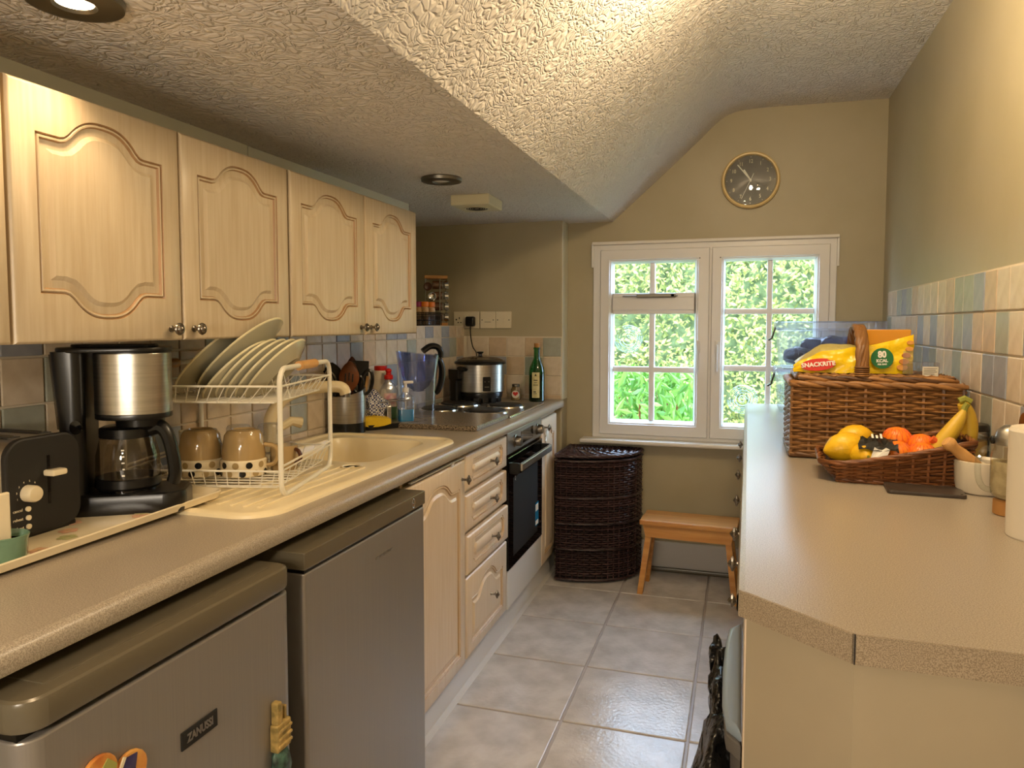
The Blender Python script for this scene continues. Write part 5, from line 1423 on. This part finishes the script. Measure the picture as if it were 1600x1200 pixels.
part('tag', MB().box(-.025, .010, -.025, -.022, -.022, .0, .001), 'black', ntop)
# bananas
bn_ = thing('banana', 'ripe yellow banana leaning up at the right end of the fruit basket', 'banana', fb_w(.108, -.02, .062))
bp_ = [(-.045, -.02, -.020), (-.030, -.018, .005), (-.008, -.012, .040), (.018, -.004, .078), (.036, .004, .108), (.043, .008, .125)]
part('skin', MB().tube(smooth_pts(bp_, 4), .0165, 14, rfun=lambda t: (.55+.75*math.sin(math.pi*min(1, t*1.05+.08)))*(1 if t < .85 else 1-2.8*(t-.85))), 'banana', bn_, smooth=40)
part('stalk', MB().tube([(.041, .007, .118), (.045, .009, .131), (.050, .008, .139)], .0075, 7), 'banana_tip', bn_)
bn2 = thing('banana', 'second banana hanging down behind the jar from the same stalk', 'banana', fb_w(.150, .01, .115))
part('skin', MB().tube(smooth_pts([(.0, 0, .085), (.012, .004, .06), (.020, .006, .02), (.016, .006, -.03), (.0, .004, -.06)], 4), .0165, 14, rfun=lambda t: .55+.6*math.sin(math.pi*min(1, t*.9+.1))), 'banana', bn2, smooth=40)
part('stalk', MB().tube([(-.008, 0, .090), (.004, 0, .096), (.018, 0, .088)], .009, 7), 'banana_tip', bn2)
# jar with black lid behind the basket
jr = thing('storage_jar', 'glass jar with black lid and yellow contents behind the fruit basket', 'jar', (.586, 2.238, WT))
part('glass', MB().lathe([(.038, 0), (.044, .004), (.044, .108), (.040, .118)], 32, cap=False), 'clear_plastic', jr)
part('contents', MB().lathe([(.036, .003), (.042, .006), (.042, .090), (0, .093)], 30), 'pasta', jr)
part('lid', MB().lathe([(.040, .116), (.046, .118), (.046, .130), (.043, .134), (0, .134)], 36), 'black', jr)
part('lid_badge', MB().lathe([(.014, .134), (.014, .1348)], 20), 'red_ink', jr)
# dark slate tray
sl2 = thing('slate_tray', 'flat dark brown glass tray lying in front of the fruit basket', 'tray', (.420, 1.958, WT), R(-4))
part('tray_body', MB().prism(rrect(-.082, .082, -.060, .060, .010, 4), .009, None, .002), 'slate', sl2)
part('corner_stud', MB().cyl(.003, .009, .0105, 10, TR(-.072, -.050, 0)).cyl(.003, .009, .0105, 10, TR(.072, -.050, 0)), 'lamp_trim', sl2)
# mortar and pestle
mo = thing('mortar', 'cream marble mortar beside the slate tray', 'mortar', (.548, 1.985, WT))
part('bowl', MB().lathe([(.045, 0), (.051, .004), (.055, .025), (.0575, .070), (.057, .077), (.054, .078), (.048, .072), (.042, .030), (0, .018)], 40), 'marble', mo)
pe = thing('pestle', 'pestle with pale stone end and brown wooden handle leaning out of the mortar', 'pestle', (.557, 1.985, WT+.045))
Tp = ROT(-50, 'Y')
pe.rotation_euler = (ROT(12, 'Z') @ Tp).to_euler()
part('handle', MB().lathe([(.015, .028), (.0155, .045), (.0145, .075), (.012, .095), (.0155, .104), (.0165, .112), (.0125, .120), (0, .122)], 24), 'handle_wood', pe, 'turned wooden handle')
part('stone_end', MB().lathe([(0, -.022), (.016, -.018), (.021, -.004), (.019, .014), (.0155, .029)], 24), 'marble', pe)
# glass mug jar with metal lid and cork base
gj = thing('glass_shaker', 'clear glass handled jar with dome metal lid standing on a cork base', 'jar', (.545, 1.768, WT))
part('cork_base', MB().lathe([(.030, 0), (.033, .002), (.033, .030), (.029, .033)], 30), 'cork', gj)
part('glass', MB().lathe([(.030, .033), (.038, .044), (.040, .060), (.040, .125), (.034, .140), (.032, .152)], 34, cap=False), 'glass', gj)
part('contents', MB().lathe([(.028, .036), (.037, .046), (.0385, .06), (.0385, .112), (0, .112)], 30), mat('pale_grain', '#BFAA80', '#A8946C', .8, nscale=60), gj)
part('handle', MB().tube(smooth_pts([(-.033, 0, .140), (-.052, 0, .136), (-.063, 0, .115), (-.062, 0, .075), (-.052, 0, .055), (-.037, 0, .050)], 4), .0062, 8), 'glass', gj)
part('dome_lid', MB().lathe([(.036, .148), (.037, .160), (.035, .164), (.030, .178), (.018, .188), (0, .190)], 32), 'steel', gj)
part('lid_catch', MB().ell(.006, .006, .009, 10, 8, TR(-.038, 0, .157)), 'black', gj)
# kitchen roll / white canister at the right edge
kr = thing('white_canister', 'plain white cylinder canister at the right picture edge', 'canister', (.546, 1.592, WT))
part('body', MB().lathe([(.060, 0), (.0615, .003), (.0615, .200), (.058, .207), (.018, .209), (.018, .200), (0, .200)], 48), 'ceramic_w', kr)
# toaster-rack like dark handled item + board behind
cbd = solo('wooden_board', MB().prism(rrect(-.10, .10, 0, .20, .03, 5), .014, frame((0, 0, 0), Vector((0, 1, 0)), Vector((0, 0, 1)), Vector((1, 0, 0))), .003), 'spoon_wood', 'brown wooden board leaning against the right wall tiles at the picture edge', 'board', (.612, 1.86, WT))
kn = thing('steel_ladle', 'curved steel and black handle sticking up behind the glass jar', 'utensil', (.597, 1.72, WT))
part('steel_handle', MB().tube(smooth_pts([(-.006, .10, .16), (.0, .085, .20), (.008, .06, .25), (.014, .02, .29), (.016, -.03, .31)], 4), .0045, 8, sx=1.6), 'chrome', kn)
part('black_grip', MB().tube([(-.010, .105, .0), (-.008, .105, .10), (-.006, .10, .165)], .008, 8), 'black', kn)

# ---------------------------------------------------------------- floor things
lh = thing('laundry_hamper', 'tall dark brown willow quarter-round laundry hamper in the corner', 'hamper', (-.880, 3.868, 0))
HW, HD, HH = .385, .310, .652
cor = [(0, 0), (0, -HD)] + [(.02+(HW-.02)*math.sin(R(a)), -.04-(HD-.04)*math.cos(R(a))*1.0) for a in range(8, 91, 6)] + [(HW, 0)]
cor = [(0, 0), (0, -HD)] + [(HW*max(0, math.sin(R(a)))**.9, -HD*(.06+.94*max(0, math.cos(R(a)))**.75)) for a in range(10, 90, 8)] + [(HW, -.02), (HW, 0)]
# resample the outline evenly
def resample(c, step):
    L = [0]; m = len(c)
    for i in range(m): L.append(L[-1]+math.dist(c[i], c[(i+1) % m]))
    n = int(round(L[-1]/step/4))*4; P = []; N = []
    for k in range(n):
        s_ = L[-1]*k/n
        i = max(q for q in range(m) if L[q] <= s_+1e-9); t = (s_-L[i])/max(1e-9, L[i+1]-L[i])
        a, b = c[i], c[(i+1) % m]; P.append((a[0]+(b[0]-a[0])*t, a[1]+(b[1]-a[1])*t))
    for k in range(n):
        a, b = P[k-1], P[(k+1) % n]; d = Vector((b[0]-a[0], b[1]-a[1])).normalized(); N.append((d.y, -d.x))
    return P, N
HP, HN = resample(cor, .0150)
w = MB(); weave(w, HP, HN, .03, HH-.035, 50, .0046, .0045, 4, .0006, None, True)
part('woven_wall', w, 'wicker_dark', lh, stuff=True, smooth=60)
s_ = MB()
for i in range(0, len(HP), 2):
    s_.tube([(HP[i][0], HP[i][1], .01), (HP[i][0], HP[i][1], HH-.03)], .0042, 4)
part('stake', s_, 'wicker_dark', lh, stuff=True, smooth=60)
br = MB()
for z in (.016, .17, .30, .43, HH-.035): braid(br, HP, HN, z, .0046, .0042, True, .004)
part('braided_band', br, 'wicker_dark', lh, stuff=True, smooth=60)
part('inner_shell', MB().prism(offset(cor, .008), HH-.04, TR(0, 0, .004)), 'liner_dark', lh)
hl = MB()
cxy = (.02, -.02)
for k in range(1, 20):
    f_ = k/20
    pts = [(cxy[0]+(x-cxy[0])*f_, cxy[1]+(y-cxy[1])*f_, HH-.006+.004*math.cos(math.pi*i/2+math.pi*(k % 2))) for i, (x, y) in enumerate(HP)]
    hl.tube(pts, .0050, 4, True)
braid(hl, [(x*1.012, y*1.02) for x, y in HP], HN, HH-.010, .0060, .0055)
hld = part('lid', hl, 'wicker_dark', lh, stuff=True, smooth=60)
part('lid_core', MB().prism(offset(cor, .004), .010, TR(0, 0, HH-.022)), 'liner_dark', lh)
stl = thing('step_stool', 'small pine stool with splayed legs under the window', 'stool', (-.225, 3.60, 0), R(-3))
SW, SD, SH = .225, .105, .362
part('seat', MB().box(-SW, SW, -SD, SD, SH-.024, SH, .004), 'pine', stl)
part('apron', MB().prism([(-SW+.012, .0), (SW-.012, 0), (SW-.026, -.062), (-SW+.026, -.062)], .016, frame((0, -SD+.034, SH-.024), Vector((1, 0, 0)), Vector((0, 0, 1)), Vector((0, -1, 0))), .002), 'pine', stl)
part('apron', MB().prism([(-SW+.012, .0), (SW-.012, 0), (SW-.026, -.062), (-SW+.026, -.062)], .016, frame((0, SD-.018, SH-.024), Vector((1, 0, 0)), Vector((0, 0, 1)), Vector((0, -1, 0))), .002), 'pine', stl)
for sx in (-1, 1):
    for sy in (-1, 1):
        part('leg', MB().loft([[(sx*(SW-.045)+a, sy*(SD-.045)+b, SH-.03) for a, b in ((-.014, -.016), (.014, -.016), (.014, .016), (-.014, .016))], [(sx*(SW-.005)+a, sy*(SD-.012)+b, 0) for a, b in ((-.013, -.015), (.013, -.015), (.013, .015), (-.013, .015))]]), 'pine', stl)
# grey pipe boxing beside the hamper
solo('pipe_boxing', MB().box(-.055, .0, -.10, .06, 0, .20, .02, 3), 'skirting', 'white boxed pipe at floor level between end cupboard and hamper', 'boxing', (-.885, 3.60, 0)) if False else None

# ---------------------------------------------------------------- wall clock
ck = thing('wall_clock', 'round cream-rimmed wall clock with brown dial above the window', 'clock', (.026, YB, 2.012))
ZY = frame((0, 0, 0), Vector((1, 0, 0)), Vector((0, 0, 1)), Vector((0, -1, 0)))
part('rim', MB().lathe([(.138, 0), (.140, .012), (.138, .028), (.132, .034), (.126, .033), (.122, .024), (.121, .018)], 56, ZY, cap=False), 'clock_rim', ck)
df = part('dial', MB().lathe([(.1225, .0), (.1225, .018), (0, .018)], 48, ZY), 'clock_face', ck)
for k in range(1, 13):
    a = R(90-30*k); text(str(k), .026, 'mug_white', df, ZY @ TR(.092*math.cos(a), .092*math.sin(a), .0185), depth=.0003, sx=.8)
    part('hour_tick', MB().box(-.0015, .0015, -.0015, .0015, 0, .0006, T=ZY @ TR(.113*math.cos(a), .113*math.sin(a), .0182)), 'mug_white', df)
def hand(name, ang, L, w_, back, z):
    a = 90-ang
    part(name, MB().box(-back, L, -w_, w_, 0, .001, T=ZY @ ROT(a, 'Z') @ TR(0, 0, z)), 'white_ink', ck)
hand('minute_hand', -39, .100, .0026, .0, .021); hand('hour_hand', -32, .062, .0034, .0, .0195); hand('second_hand', 205, .100, .0012, .035, .0225)
part('hub', MB().lathe([(.005, .018), (.005, .024), (0, .0245)], 14, ZY), 'white_ink', ck)
part('glass_cover', MB().lathe([(.124, .027), (.09, .031), (.05, .034), (0, .035)], 48, ZY, cap=False), 'glass', ck)

# ---------------------------------------------------------------- ceiling fittings
def downlight(label, x, y, lit):
    t = thing('downlight', label, 'ceiling light', (x, y, 1.8395))
    part('trim_ring', MB().lathe([(.074, 0), (.076, -.004), (.074, -.014), (.060, -.017), (.034, -.016), (.028, -.010)], 44, cap=False), 'lamp_trim', t)
    part('bulb', MB().lathe([(.029, -.011), (.022, -.0125), (0, -.013)], 24, cap=False), 'bulb' if lit else 'bulb_dim', t)
downlight('round nickel ceiling downlight next to the extractor fan', -1.072, 2.556, False)
downlight('lit round nickel downlight at the top left picture edge', -1.06, .975, True)
ef = thing('extractor_fan', 'square ivory extractor fan on the low ceiling past the downlight', 'fan', (-1.095, 3.00, 1.8395), R(2))
part('housing', MB().box(-.085, .085, -.100, .100, -.045, 0, .006), 'fan', ef)
part('grille_ring', MB().lathe([(.058, -.045), (.060, -.048), (.052, -.049), (.046, -.046)], 32), 'fan', ef)
gr = MB()
for r_ in (.044, .034, .024, .014): gr.tube([(r_*math.cos(R(a)), r_*math.sin(R(a)), -.046) for a in range(0, 360, 15)], .0022, 5, True)
part('grille', gr, 'black_line', ef)
sbar = thing('spotlight_bar', 'ceiling spotlight bar with warm bulbs just above the picture', 'ceiling light', (.15, 1.77, 2.362))
part('bar', MB().tube([(-.14, .20, -.035), (.16, -.20, -.035)], .010, 8), 'lamp_trim', sbar)
part('ceiling_rose', MB().lathe([(.05, 0), (.048, -.018), (.012, -.03)], 24), 'lamp_trim', sbar)
for x, y in ((-.10, .15), (.11, -.15)):
    h_ = part('lamp_cup', MB().lathe([(.016, -.035), (.030, -.060), (.038, -.105)], 24, TR(x, y, 0), cap=False), 'lamp_trim', sbar)
    part('bulb', MB().ell(.024, .024, .026, 16, 10, TR(x, y, -.10)), 'bulb', h_)
ul = thing('added_fill_uplighter', 'added warm fill lamp in uplighter form, unseen behind the camera', 'lamp', (-.62, -.45, 0))  # added out of view to brighten the low ceiling
part('base', MB().lathe([(.13, 0), (.13, .015), (.02, .03)], 28), 'lamp_trim', ul)
part('pole', MB().cyl(.011, .02, 1.08, 12), 'lamp_trim', ul)
part('shade', MB().lathe([(.02, 1.07), (.08, 1.10), (.11, 1.13)], 28, cap=False), 'ceramic_w', ul)
pd = thing('added_fill_pendant', 'added warm fill lamp in pendant form, unseen behind the camera', 'ceiling light', (-.25, -.85, 2.25))  # added out of view as fill for the room
part('cord', MB().tube([(0, 0, 0), (0, 0, -.58)], .004, 6), 'white', pd)
part('shade_ring', MB().lathe([(.08, -.58), (.13, -.70)], 28, cap=False), 'ceramic_w', pd)
